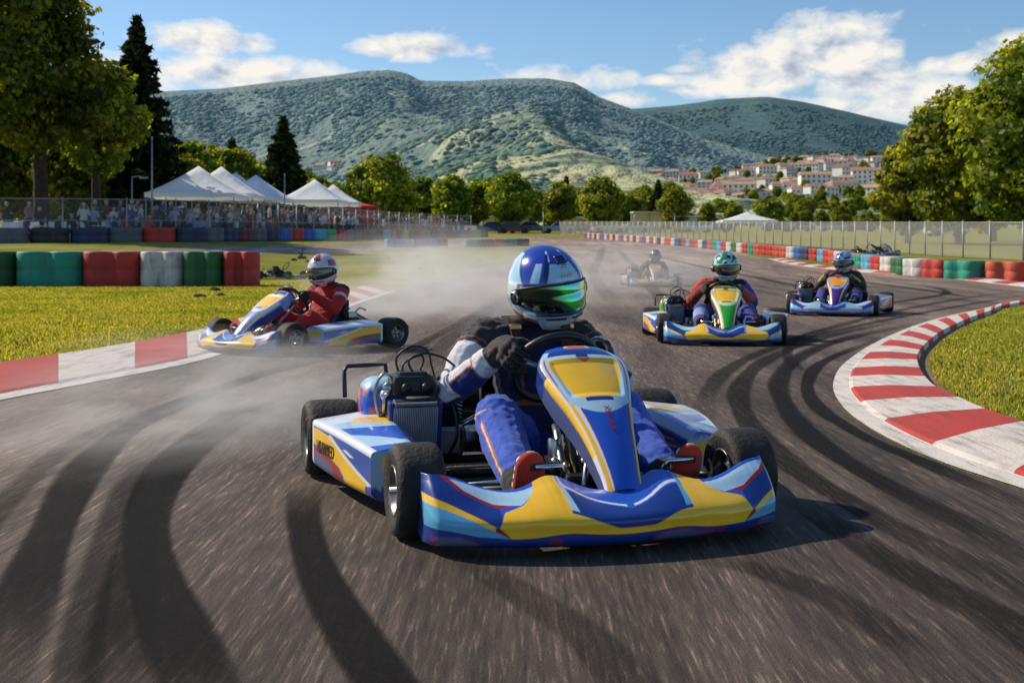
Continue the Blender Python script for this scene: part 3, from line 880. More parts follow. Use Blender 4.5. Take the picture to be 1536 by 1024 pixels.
def pod_colour(face, a, b, pal):
    if face == 0:        # outer side: a 0 rear..1 front, b 0 bottom..1 top
        if a < .03 or b > .965: return pal['wht']
        if pip(a, b, [(-.1, .40), (.3, .33), (.52, .18), (.62, -.1), (.5, -.1), (.38, .12), (.2, .22), (-.1, .24)]): return pal['red']
        if pip(a, b, [(-.1, .5), (-.1, .86), (.12, .93), (.34, .88), (.95, .10), (.9, -.1), (.66, -.1), (.55, .18), (.33, .36)]): return pal['yel']
        if pip(a, b, [(.34, .88), (.40, .93), (1.02, .12), (.95, .05)]): return pal['wht']
        if pip(a, b, [(.3, .93), (.4, .93), (.52, .78), (.46, .72)]): return pal['dblue']
        if pip(a, b, [(.60, .72), (.72, .62), (.78, .66), (.66, .76)]) or pip(a, b, [(.55, .60), (.62, .52), (.7, .54), (.62, .63)]): return pal['wht']
        if b > .9: return pal['blue']
        if b < .15 and a < .5: return GREYB
        return tuple(.55 * x + .45 * y for x, y in zip(pal['blue'], GREYB)) if a > .5 else GREYB
    if face == 1:        # sloping top
        if b < .06: return pal['wht']
        if pip(a, b, [(.45, 0), (.62, 0), (.9, 1), (.6, 1)]): return pal['blue']
        if pip(a, b, [(.2, .55), (.35, .35), (.5, 1), (.3, 1)]): return pal['yel']
        if pip(a, b, [(.9, -.1), (1.1, -.1), (1.1, 1.1), (.96, 1.1)]): return pal['blue']
        return pal['lblue'] if a > .3 else pal['wht']
    if face == 2: return pal['dblue']
    if b > .78: return pal['blue']
    if .45 < b < .68 and a < .62: return pal['yel']
    if b < .18: return pal['dblue']
    return tuple(.75 * v for v in pal['lblue'])
def make_pod(side, pal, na, nb):
    V = []; Fc = []; C = []
    def ring(f):
        t = (f + .24) / .48      # 0 rear 1 front
        zt = .232 - .028 * t + .012 * math.sin(math.pi * t); zi = zt + .028
        o = .725 - .115 * t + .012 * math.sin(math.pi * t)
        return [(o - .02, .052 + .01 * (1 - t)), (o, .072 + .012 * (1 - t)), (o, zt), (.49, zi), (.44, zi - .03), (.44, .055)]
    seg = [(0, 1, 3, 0), (1, 2, nb, 0), (2, 3, nb // 2, 1), (3, 4, 1, 2), (4, 5, 1, 2), (5, 0, 1, 2)]
    def fend(o, t): return -.335 + .575 * t + ((.62 - o) * .34 if t > .5 else -(.72 - o) * .10) * (abs(t - .5) * 2) ** 3
    rows = []
    for i in range(na + 1):
        t = i / na; r = [Vector((p[0], p[1])) for p in ring(-.24 + .48 * t)]; row = []
        for si, (p, q, n, face) in enumerate(seg):
            d = (r[q] - r[p]); L_ = d.length; d.normalize(); cut = min(.014, L_ * .3)
            a0, a1 = r[p] + d * cut, r[q] - d * cut
            for j in range(n + 1):
                b = j / n; pt = a0.lerp(a1, b)
                row.append(len(V)); V.append(P(side * pt.x, fend(pt.x, t), pt.y))
                if p == 0: C.append(pod_colour(0, t, 0, pal))
                else: C.append(aa(lambda a_, b_, pl: pod_colour(face, a_, b_, pl), t, b, .5 / na, .5 / max(n, 6), pal))
            d2 = (r[seg[(si + 1) % 6][1]] - r[q]); c2 = min(.014, d2.length * .3); d2.normalize(); a2 = r[q] + d2 * c2
            for u in (.25, .5, .75):       # rounded edge
                pt = a1.lerp(r[q], u).lerp(r[q].lerp(a2, u), u)
                row.append(len(V)); V.append(P(side * pt.x, fend(pt.x, t), pt.y)); C.append(C[-1])
        rows.append(row)
    k = len(rows[0])
    for i in range(na):
        for j in range(k):
            j2 = (j + 1) % k
            Fc.append((rows[i][j], rows[i][j2], rows[i + 1][j2], rows[i + 1][j]))
    for i, t in ((0, 0.0), (na, 1.0)):     # end caps: shrinking rings, painted by position
        base = [V[q].copy() for q in rows[i]]; c = sum(base, Vector()) / len(base)
        prev = None
        for st in range(9):
            s = 1 - st / 8
            cur = []
            for p_ in base:
                q = c + (p_ - c) * max(s, .001); cur.append(len(V)); V.append(q)
                C.append(pod_colour(3, (abs(q.x) - .44) / .22, (q.z - .055) / .2, pal))
            if prev:
                for j in range(k): Fc.append((prev[j], prev[(j + 1) % k], cur[(j + 1) % k], cur[j]))
            prev = cur
    me = mkmesh('side_pod', V, Fc, M_paint, smooth=[True] * (na * k) + [False] * (len(Fc) - na * k), cols=C)
    bm = bmesh.new(); bm.from_mesh(me); bmesh.ops.recalc_face_normals(bm, faces=bm.faces); bm.to_mesh(me); bm.free()
    return me
CACHE = {}
def cached(key, fn):
    if key not in CACHE: CACHE[key] = fn()
    return CACHE[key]
WHEELS = [('f', -.525, .52, .137, .145), ('f', .525, .52, .137, .145), ('r', -.635, -.52, .140, .20), ('r', .635, -.52, .140, .20)]
def tyre_mesh(r, w):
    b = MB(); h = w / 2
    prof = [(.068, h * .80), (.078, h * .90), (r * .78, h * .99), (r * .88, h * .97), (r * .955, h * .87), (r * .988, h * .70), (r, h * .40), (r, 0)]
    prof = [(a, -x) for a, x in prof] + [(a, x) for a, x in reversed(prof[:-1])]
    prof = prof + [(.064, h * .6), (.064, -h * .6)]
    b.lathe(prof, (0, 0, 0), (1, 0, 0), 48, 0, closed=True)
    for s in (-1, 1):       # raised sidewall ring
        b.lathe([(r * .80, s * h * .985), (r * .83, s * h * 1.005), (r * .86, s * h * .985)], (0, 0, 0), (1, 0, 0), 48, 0)
    return b.mesh('tyre', M_tyre)
def rim_mesh(w):
    b = MB(); h = w / 2
    for s in (-1, 1):
        b.lathe([(.060, s * h * .6), (.072, s * h * .82), (.076, s * h * .90), (.072, s * h * .93), (.066, s * h * .84), (.060, s * h * .72), (.054, s * h * .66), (.050, s * h * .62)], (0, 0, 0), (1, 0, 0), 36, 0)
        # dished centre with five thick spokes
        b.lathe([(.012, s * h * .60), (.024, s * h * .58), (.030, s * h * .5)], (0, 0, 0), (1, 0, 0), 24, 0)
        for k in range(5):
            an = k * 2 * math.pi / 5 + .3
            d = Vector((0, math.cos(an), math.sin(an))); t = Vector((0, -math.sin(an), math.cos(an)))
            q = [d * .018 + t * .012, d * .060 + t * .017, d * .060 - t * .017, d * .018 - t * .012]
            b.poly([p + Vector((s * h * .50, 0, 0)) for p in q], (s * h * .10, 0, 0), 0)
            b.ball(d * .022 + Vector((s * h * .62, 0, 0)), .0045, 1, 6)
        b.lathe([(.001, s * h * .80), (.010, s * h * .79), (.013, s * h * .72), (.014, s * h * .55)], (0, 0, 0), (1, 0, 0), 16, 1)
    b.lathe([(.062, -h * .62), (.062, h * .62)], (0, 0, 0), (1, 0, 0), 36, 0)
    b.lathe([(.05, 0), (.001, 0)], (0, 0, 0), (1, 0, 0), 24, 2)
    return b.mesh('rim', [M_rim, M_alu, M_dark])
STEER_C = Vector((.04, .115, .435)); STEER_N = Vector((0, -.8, .6)); STEER_E1 = Vector((1, 0, 0)); STEER_E2 = Vector((0, .6, .8)); STEER_R = .150
def steer_pt(a, r=STEER_R, h=0):
    q = STEER_C + STEER_E1 * (r * math.cos(a)) + STEER_E2 * (r * math.sin(a)) + STEER_N * h
    return P(*q)
def steering_mesh():
    b = MB()
    b.tube([steer_pt(2 * math.pi * i / 40, STEER_R * (1 - .07 * max(0, -math.sin(2 * math.pi * i / 40)) ** 3)) for i in range(40)], .0145, 0, 12, closed=True)
    for a in (R(20), R(160), R(270)):
        b.tube([steer_pt(a, STEER_R - .005), steer_pt(a, .07, -.012), steer_pt(a, .02, -.02)], [.008, .011, .016], 1, 8)
    b.lathe([(.001, .004), (.034, .003), (.036, -.012), (.02, -.03)], P(*(STEER_C - STEER_N * .012)), P(*STEER_N), 20, 1)
    return b.mesh('steering_wheel', [M_black, M_alu])
def seat_mesh():
    b = MB(); n = 22; prof = []
    # bucket: centre line from front lip, down, up the back
    cl = [(.17, .135), (.10, .075), (0, .05), (-.12, .055), (-.22, .11), (-.29, .21), (-.345, .34), (-.37, .43)]
    hw = [.16, .175, .18, .18, .185, .19, .18, .13]; wr = [.05, .09, .12, .15, .17, .15, .11, .03]
    cl = spline([c + (w, r_) for c, w, r_ in zip(cl, hw, wr)], 26)
    V = []; Fc = []
    for layer in (0, 1):
        for (f, z, w, r_) in cl:
            for j in range(n + 1):
                t = -1 + 2 * j / n; a = abs(t)
                x = (w + .012 * layer) * math.copysign(min(1, a * 1.25) ** .9, t)
                up = r_ * max(0, (a - .45) / .55) ** 1.6
                V.append(P(.08 + x, f + up * .55 - .010 * layer * (1 if z > .15 else .2), z + up * (.9 if z < .2 else .25) - .012 * layer))
    k = n + 1; m = len(cl)
    for layer in (0, 1):
        o = layer * k * m
        for i in range(m - 1):
            for j in range(n): Fc.append((o + i * k + j, o + i * k + j + 1, o + (i + 1) * k + j + 1, o + (i + 1) * k + j))
    o = k * m
    for i in range(m - 1):
        for j in (0, n): Fc.append((i * k + j, (i + 1) * k + j, o + (i + 1) * k + j, o + i * k + j))
    for i in (0, m - 1):
        for j in range(n): Fc.append((i * k + j, i * k + j + 1, o + i * k + j + 1, o + i * k + j))
    b.add(V, Fc, 0, True)
    return b.mesh('seat', M_black)
def frame_mesh():
    b = MB(); z = .075
    for s in (-1, 1):
        b.tube([P(s * x, f, z) for x, f in spline([(.14, .80), (.17, .66), (.22, .50), (.30, .30), (.34, 0), (.34, -.3), (.33, -.62)], 24)], .016, 0, 8)
        b.tube([P(s * .17, .66, z), P(s * .36, .56, z + .02), P(s * .44, .52, .12)], .015, 0, 8)
        b.tube([P(s * .30, .25, z), P(s * .52, .24, z + .02), P(s * .54, .1, z + .02), P(s * .54, -.15, z + .02), P(s * .34, -.18, z)], .011, 0, 8)
        b.tube([P(s * .15, .70, .07), P(s * .16, .74, .09), P(s * .38, .71, .10)], .010, 1, 8)
    for f, w in ((.66, .17), (.3, .3), (0, .34), (-.28, .34), (-.6, .33)): b.tube([P(-w, f, z), P(w, f, z)], .015, 0, 8)
    b.tube([P(-.36, .70, .125), P(-.2, .715, .13), P(.2, .715, .13), P(.36, .70, .125)], .010, 1, 8)
    b.tube([P(-.20, .70, .105), P(.0, .70, .115), P(.30, .70, .105)], .009, 1, 8)
    # seat struts
    for s in (-1, 1): b.tube([P(.08 + s * .19, -.25, .25), P(s * .33, -.42, .09)], .010, 1, 8)
    return b.mesh('frame', [M_dark, M_chrome])
def hubs_mesh():
    b = MB()
    for s in (-1, 1):
        b.tube([P(s * .43, .52, .115), P(s * .47, .52, .16)], .02, 0, 10); b.tube([P(s * .44, .52, .137), P(s * .60, .52, .137)], .011, 1, 10)
        b.tube([P(s * .40, .42, .12), P(.06 + s * .03, .40, .13)], .007, 1, 8)
        b.tube([P(s * .44, .52, .13), P(s * .40, .42, .12)], .011, 0, 8)
        b.lathe([(.02, -.02), (.034, -.015), (.034, .02), (.02, .03)], P(s * .49, .52, .137), (s, 0, 0), 16, 1)
    return b.mesh('front_axle', [M_dark, M_alu])
def axle_mesh():
    b = MB(); b.tube([P(-.70, -.52, .14), P(.70, -.52, .14)], .02, 0, 14)
    b.lathe([(.02, -.008), (.10, -.006), (.105, 0), (.10, .006), (.02, .008)], P(-.22, -.52, .14), (1, 0, 0), 32, 1)
    b.lathe([(.02, -.005), (.095, -.005), (.095, .005), (.02, .005)], P(.22, -.52, .14), (1, 0, 0), 28, 0)
    for x in (-.34, .30): b.box(P(x, -.52, .13), (.05, .09, .11), 2, bev=.01)
    b.box(P(.22, -.46, .17), (.06, .06, .08), 3, bev=.008)
    return b.mesh('rear_axle', [M_alu, M_gold, M_dark, M_red])
def engine_mesh():
    b = MB(); x0, f0 = -.27, -.34
    b.box(P(x0, f0, .145), (.17, .18, .12), 1, bev=.02)
    b.lathe([(.05, 0), (.052, .07), (.05, .075)], P(x0 + .10, f0, .14), (1, 0, 0), 20, 1)
    b.box(P(x0, f0 + .02, .235), (.125, .13, .07), 0, bev=.012)
    for k in range(7): b.box(P(x0, f0 + .02, .215 + k * .014), (.15, .155, .005), 0)
    b.box(P(x0, f0 + .02, .325), (.12, .12, .02), 1, bev=.008)
    b.tube([P(x0, f0 + .02, .335), P(x0, f0 + .02, .375)], .012, 2, 8)
    b.lathe([(.02, 0), (.045, .02), (.045, .06), (.02, .075)], P(x0 - .11, f0 + .03, .16), (-1, 0, 0), 18, 1)
    b.box(P(x0 + .03, f0 - .13, .17), (.10, .08, .09), 0, bev=.015)
    for k in range(8):
        a = k * math.pi / 4
        b.ball(P(x0 - .09, f0 + .055 * math.cos(a), .15 + .055 * math.sin(a)), .007, 1, 6)
    return b.mesh('engine', [M_dark, M_alu, M_black])
def exhaust_mesh():
    b = MB()
    b.tube([P(-.27, -.42, .22), P(-.25, -.50, .25), P(-.12, -.56, .26), P(.06, -.58, .25), P(.2, -.58, .22), P(.30, -.60, .2)], [.02, .03, .05, .052, .035, .022], 0, 14)
    return b.mesh('exhaust', [M_dark])
def radiator_mesh():
    b = MB(); x0, f0, z0 = -.405, -.085, .235; w, h = .185, .175
    tl = Matrix.Rotation(R(12), 3, 'X')
    def q(x, y, z): return P(x0, f0, z0) + tl @ Vector((x, y, z))
    b.box(q(0, 0, 0), (w - .03, .022, h - .03), 0, tl)
    for k in range(25):
        x = -(w - .034) / 2 + (w - .034) * k / 24
        b.box(q(x, -.013, 0), (.0034, .010, h - .034), 4, tl)
    for x in (-1, 1): b.box(q(x * (w / 2 - .007), 0, 0), (.016, .04, h), 2, tl, bev=.004)
    for z in (-1, 1): b.box(q(0, 0, z * (h / 2 - .006)), (w - .034, .042, .018), 1, tl, bev=.004)
    b.tube([q(-.06, .0, -h / 2), q(-.05, .04, -h / 2 - .05), P(x0 + .06, f0 - .12, .10)], .013, 3, 8)
    b.tube([q(.06, .0, h / 2), q(.08, .05, h / 2 + .03), P(x0 + .15, f0 - .16, .30)], .013, 3, 8)
    for x in (-.07, .07): b.tube([q(x, .01, -h / 2), P(x0 + x, f0 - .01, .09)], .007, 1, 6)
    return b.mesh('radiator', [M_dark, M_alu, simple('radiator_blue', lin('26357a'), .4, coat=.3) if 'radiator_blue' not in MATS else MATS['radiator_blue'], M_black, simple('radiator_fin', (.55, .56, .6), .45, metal=.25, var=.3) if 'radiator_fin' not in MATS else MATS['radiator_fin']])
def airbox_mesh():
    b = MB(); x0, f0 = -.40, -.16
    b.box(P(x0, f0, .368), (.155, .13, .075), 0, bev=.022)
    for s in (-1, 1): b.tube([P(x0 + s * .035, f0 + .06, .365), P(x0 + s * .035, f0 + .10, .365)], .016, 0, 12)
    b.box(P(x0, f0, .408), (.10, .08, .012), 0, bev=.004)
    for s in (-1, 1): b.ball(P(x0 + s * .085, f0 + .02, .36), .022, 1, 10); b.ball(P(x0 + s * .088, f0 - .03, .33), .02, 1, 10)
    b.tube([P(x0 + .07, f0 + .02, .36), P(x0 + .10, f0 + .03, .33), P(x0 + .1, f0, .26)], .009, 1, 8)
    b.tube([P(x0 - .07, f0 + .02, .36), P(x0 - .1, f0 + .03, .33), P(x0 - .1, f0, .25)], .009, 1, 8)
    return b.mesh('air_box', [M_black, M_alu])
def cables_mesh():
    b = MB(); x0, f0 = -.39, -.18
    L = [[(-.05, 0, .40), (-.06, 0, .46), (-.01, .01, .50), (.05, 0, .485), (.07, -.02, .43), (.09, -.03, .36)],
         [(.0, .02, .40), (-.02, .02, .45), (.03, .02, .475), (.10, .03, .46), (.15, .06, .42), (.20, .10, .38)],
         [(.02, -.02, .40), (.04, -.02, .44), (.03, -.02, .465), (-.03, -.01, .44), (-.04, 0, .40)],
         [(-.07, .03, .38), (-.11, .04, .41), (-.14, .03, .36), (-.13, .02, .28), (-.10, .05, .2)],
         [(.08, .05, .34), (.12, .10, .30), (.13, .12, .20), (.10, .10, .12)]]
    for k, l in enumerate(L):
        b.tube([P(x0 + x, f0 + f, z) for x, f, z in spline(l, 22)], .0042 if k < 3 else .006, 0 if k != 3 else 1, 7)
    return b.mesh('cables', [M_black, M_alu])
def tank_mesh(pal):
    b = MB(); x0 = -.475
    prof = [(.035, -.10), (.075, -.085), (.088, -.03), (.085, .05), (.06, .095), (.0, .11)]
    V = []; C = []; Fc = []; n = 28; m = 18
    for i in range(m + 1):
        t = -1 + 2 * i / m
        r = (1 - abs(t) ** 4) ** .5
        for j in range(n):
            a = 2 * math.pi * j / n
            x = .085 * r * math.copysign(abs(math.cos(a)) ** .7, math.cos(a)); z = .095 * r * math.copysign(abs(math.sin(a)) ** .7, math.sin(a))
            V.append(P(x0 + x, -.335 + .11 * t, .285 + z))
            k = mnoise.noise((x * 16, t * 2.2, z * 14))
            C.append(pal['lblue'] if z > .06 else (ORG if k > .22 else (pal['red'] if k > .12 else (pal['yel'] if k < -.38 else pal['blue']))))
    for i in range(m):
        for j in range(n): Fc.append((i * n + j, i * n + (j + 1) % n, (i + 1) * n + (j + 1) % n, (i + 1) * n + j))
    return mkmesh('intake_cover', V, Fc, M_paint, smooth=True, cols=C)
def bumper_mesh():
    b = MB(); z = .17
    b.tube([P(-.62, -.70, z), P(-.55, -.76, z), P(0, -.78, z), P(.55, -.76, z), P(.62, -.70, z)], .02, 0, 10)
    b.tube([P(-.33, -.60, .08), P(-.33, -.76, z)], .012, 1, 8); b.tube([P(.33, -.60, .08), P(.33, -.76, z)], .012, 1, 8)
    b.box(P(0, -.775, .14), (1.16, .05, .12), 0, bev=.02)
    b.tube([P(-.60, -.40, .30), P(-.60, -.42, .395), P(-.585, -.44, .41), P(-.50, -.46, .41), P(-.44, -.46, .41), P(-.43, -.46, .30)], .008, 2, 8)
    return b.mesh('rear_bumper', [M_black, M_dark, M_black])
def front_gear_mesh():
    """fuel tank, pedal box, master cylinder and hoses beneath the nose panel"""
    b = MB()
    b.box(P(.07, .30, .15), (.19, .17, .17), 0, bev=.03)
    b.lathe([(.03, 0), (.032, .02), (.02, .028)], P(.03, .33, .235), (0, 0, 1), 14, 3)
    b.box(P(-.055, .40, .16), (.055, .10, .06), 1, bev=.01); b.lathe([(.02, 0), (.022, .05), (.018, .06)], P(-.055, .40, .19), (0, 0, 1), 14, 2)
    b.box(P(.0, .50, .12), (.12, .07, .07), 3, bev=.012)
    b.tube([P(-.02, .30, .27), P(-.04, .38, .26), P(-.05, .46, .17), P(-.03, .55, .1)], .012, 2, 10)
    b.tube([P(.10, .42, .25), P(.03, .47, .20), P(-.02, .58, .13)], .009, 2, 8)
    for k in range(5):
        x = -.03 + k * .022
        b.tube([P(x, .36 + .02 * k, .25), P(x - .01, .44 + .015 * k, .20 - .01 * k), P(x, .52, .10)], .005, (2, 4, 3, 2, 4)[k], 7)
    for k in range(6): b.ball(P(-.07 + .03 * k, .45 + .02 * (k % 2), .185 - .012 * (k % 3)), .014, (2, 4, 1)[k % 3], 8)
    b.box(P(.14, .47, .14), (.05, .09, .09), 3, bev=.012); b.tube([P(.14, .40, .2), P(.16, .5, .2), P(.17, .58, .12)], .010, 2, 8)
    b.tube([P(.08 + 0 * .1, .10, .42), P(.06, .36, .20), P(.04, .44, .12)], .011, 2, 10)
    b.tube([P(.06, .30, .44), P(.06, .44, .22)], .008, 2, 8)
    return b.mesh('fuel_tank', [simple('tank_plastic', lin('5f5a50'), .45) if 'tank_plastic' not in MATS else MATS['tank_plastic'], M_dark, M_alu, M_black, M_gold])
def pedal_mesh(s):
    b = MB(); x = .06 + s * .23
    b.tube([P(x - s * .07, .56, .08), P(x - s * .07, .63, .19), P(x - s * .06, .635, .205), P(x + s * .02, .635, .205)], .008, 0, 8)
    b.tube([P(x - s * .08, .67, .085), P(x + s * .05, .67, .085)], .008, 0, 8)
    b.box(P(x + s * .0, .625, .205), (.07, .014, .022), 1, bev=.004)
    b.tube([P(x - s * .07, .60, .14), P(x - s * .05, .48, .13)], .004, 0, 6)
    return b.mesh('pedal', [M_chrome, M_black])
def tray_mesh():
    b = MB()
    b.poly([P(x, f, .038) for x, f in [(-.16, .74), (.16, .74), (.30, .30), (.32, -.05), (-.32, -.05), (-.30, .30)]], (0, 0, .006), 0)
    return b.mesh('floor_tray', [M_dark])
def chain_mesh():
    b = MB()
    b.box(P(-.205, -.43, .20), (.03, .30, .10), 0, bev=.02)
    return b.mesh('chain_guard', [M_black, M_alu])
def catch_mesh():
    b = MB()
    b.tube([P(.28, -.30, .12), P(.30, -.34, .30), P(.34, -.40, .36), P(.40, -.42, .34)], .008, 1, 8)
    b.box(P(.36, -.28, .20), (.10, .14, .16), 0, bev=.02); b.box(P(.36, -.27, .30), (.08, .10, .06), 1, bev=.012)
    for k in range(4): b.tube([P(.32 + .025 * k, -.22, .24), P(.33 + .02 * k, -.2, .33), P(.36, -.26, .36)], .006, 0, 6)
    return b.mesh('catch_tank', [M_black, M_alu])
def text_mesh(s, size, mat_, name='lettering', ext=.0008, shear=0):
    c = bpy.data.curves.new(name, 'FONT'); c.body = s; c.size = size; c.extrude = ext; c.align_x = 'CENTER'; c.align_y = 'CENTER'; c.shear = shear
    c.resolution_u = 3
    o = bpy.data.objects.new(name, c); COL.objects.link(o)
    dg = bpy.context.evaluated_depsgraph_get(); me = bpy.data.meshes.new_from_object(o.evaluated_get(dg))
    bpy.data.objects.remove(o); me.materials.clear(); me.materials.append(mat_)
    me.name = name
    return me
M_ink = simple('dark_print', (.05, .035, .03), .5, var=.2)
M_wprint = simple('white_print', (.8, .8, .8), .4, var=.1)
M_rprint = simple('red_print', (.45, .02, .02), .4, var=.1)
def make_kart(label, pal, loc, rz, sc=1, hi=False, wheels_turn=0, podpal=None, fpal=None):
    root = empty('racing_kart', loc, rz, sc=sc); tag(root, label, 'kart', 'karts racing on the circuit')
    pp = podpal or pal
    link('front_fairing', make_fairing(fpal or pal, 460 if hi else 150, 96 if hi else 36), root)
    npn = link('nose_panel', make_nose(pal, 130 if hi else 56, 220 if hi else 80), root)
    if hi: link('lettering', nose_letters(), npn)
    for s in (-1, 1):
        pod = link('side_pod', make_pod(s, pp, 120 if hi else 44, 56 if hi else 20), root)
        if hi:
            me = cached('podtext', lambda: text_mesh('VIHWBED', .062, M_ink, shear=.25))
            t = link('lettering', me, pod); o = .725 - .115 * .29 + .012 * .79 + .0016
            t.location = P(s * o, -.168, .150); t.rotation_euler = (R(90), 0, s * R(90))
            t.rotation_euler = (Matrix.Rotation(R(-12 * s) * 0, 4, 'X') @ Matrix.Rotation(s * R(90 - 11.3 + 1.2), 4, 'Z') @ Matrix.Rotation(R(90), 4, 'X')).to_euler()
            t.scale = (.72, 1, 1)
    for kind, x, f, r, w in WHEELS:
        e = empty('wheel', P(x, f, r), R(wheels_turn) if kind == 'f' else 0, root)
        link('tyre', cached('tyre' + kind, lambda: tyre_mesh(r, w)), e); link('rim', cached('rim' + kind, lambda: rim_mesh(w)), e)
    for nm, fn in (('steering_wheel', steering_mesh), ('seat', seat_mesh), ('frame', frame_mesh), ('front_axle', hubs_mesh), ('rear_axle', axle_mesh),
                   ('engine', engine_mesh), ('exhaust', exhaust_mesh), ('radiator', radiator_mesh), ('air_box', airbox_mesh), ('cables', cables_mesh),
                   ('rear_bumper', bumper_mesh), ('fuel_tank', front_gear_mesh), ('floor_tray', tray_mesh), ('chain_guard', chain_mesh), ('catch_tank', catch_mesh)):
        link(nm, cached(nm, fn), root)
    link('intake_cover', tank_mesh(pal), root)
    for s in (-1, 1): link('pedal', cached('pedal%d' % s, lambda: pedal_mesh(s)), root)
    return root
# ------------------------------------------------------------------ people
def limb(b, pts, rads, n=14, flat=None):
    """closed tapered limb with rounded ends; flat = (axis, factor) squashes the section along a direction"""
    pts = [Vector(p) for p in pts]
    d0 = (pts[0] - pts[1]).normalized(); d1 = (pts[-1] - pts[-2]).normalized()
    Q = []; RR = []
    for k in (1.0, .92, .75, .5, .25): Q.append(pts[0] + d0 * rads[0] * k * .98); RR.append(rads[0] * math.sqrt(max(1e-4, 1 - (k * .98) ** 2)))
    for p, r in zip(pts, rads): Q.append(p); RR.append(r)
    for k in (.25, .5, .75, .92, 1.0): Q.append(pts[-1] + d1 * rads[-1] * k * .98); RR.append(rads[-1] * math.sqrt(max(1e-4, 1 - (k * .98) ** 2)))
    st = len(b.V); b.tube(Q, RR, 0, n)
    if flat:
        ax, fac = flat; ax = Vector(ax).normalized()
        c = sum(pts, Vector()) / len(pts)
        for i in range(st, len(b.V)):
            v = Vector(b.V[i]); k = (v - c).dot(ax); b.V[i] = tuple(v - ax * k * (1 - fac))
def loft(b, secs, n=20):
    """torso: sections (centre, rx, ry) with local x across, y along given vector"""
    V = []; Fc = []
    for (c, rx, ry, yv) in secs:
        yv = Vector(yv).normalized()
        for j in range(n):
            a = 2 * math.pi * j / n; ca, sa = math.cos(a), math.sin(a)
            V.append(Vector(c) + Vector((1, 0, 0)) * rx * math.copysign(abs(ca) ** .8, ca) + yv * ry * math.copysign(abs(sa) ** .8, sa))
    for i in range(len(secs) - 1):
        for j in range(n): Fc.append((i * n + j, i * n + (j + 1) % n, (i + 1) * n + (j + 1) % n, (i + 1) * n + j))
    Fc.append(tuple(range(n - 1, -1, -1))); Fc.append(tuple((len(secs) - 1) * n + j for j in range(n)))
    b.add(V, Fc, 0, True)
def remesh(b, vox, smooth=5, extra=0):
    me = b.mesh('tmp', M_fabric); o = link('tmp', me)
    bm = bmesh.new(); bm.from_mesh(me); bmesh.ops.recalc_face_normals(bm, faces=bm.faces); bm.to_mesh(me); bm.free()
    m = o.modifiers.new('r', 'REMESH'); m.mode = 'VOXEL'; m.voxel_size = vox; m.use_smooth_shade = True
    s = o.modifiers.new('s', 'SMOOTH'); s.iterations = smooth; s.factor = .5
    dg = bpy.context.evaluated_depsgraph_get(); out = bpy.data.meshes.new_from_object(o.evaluated_get(dg))
    bpy.data.objects.remove(o); bpy.data.meshes.remove(me)
    return out
DC = .08
JT = dict(
    shR=(DC - .195, -.265, .515), elR=(-.262, -.12, .345), shL=(DC + .165, -.265, .515), elL=(.355, -.09, .36),
    hipR=(DC - .09, -.13, .14), knR=(-.165, .12, .285), anR=(-.185, .50, .105), hipL=(DC + .09, -.13, .14), knL=(.285, .12, .28), anL=(.300, .50, .105))
HAND_A = dict(R=R(158), L=R(14))
def wrist(s):
    a = HAND_A[s]
    return STEER_C + STEER_E1 * (.172 * math.cos(a)) + STEER_E2 * (.165 * math.sin(a) - .012) + STEER_N * .072
def hand(b, s):
    a = HAND_A[s]
    O = STEER_C + STEER_E1 * (STEER_R * math.cos(a)) + STEER_E2 * (STEER_R * math.sin(a))
    Rd = STEER_E1 * math.cos(a) + STEER_E2 * math.sin(a)
    T = (STEER_E2 * math.cos(a) - STEER_E1 * math.sin(a)) * (1 if s == 'L' else -1)      # towards the thumb end of the rim
    N = STEER_N
    q = lambda r, t, n: P(*(O + Rd * r + T * t + N * n))
    W = wrist(s)
    limb(b, [P(*W), q(.026, -.005, .052), q(.036, .0, .030)], [.030, .033, .027], 14)
    limb(b, [q(.034, -.03, .030), q(.037, .03, .030)], [.021, .021], 10)
    for k, (t, ln) in enumerate(((-.037, .82), (-.012, .98), (.013, 1.03), (.038, .95))):
        limb(b, [q(.036, t, .026), q(.034 + .004 * ln, t * 1.02, -.010 * ln), q(.019, t * 1.02, -.029 * ln), q(-.008 * ln, t, -.028)], [.0112, .0100, .0094, .0084], 9)
    limb(b, [q(.02, .028, .045), q(.006, .045, .036), q(-.016, .052, .022), q(-.026, .050, .004)], [.0155, .0135, .0118, .0105], 9)
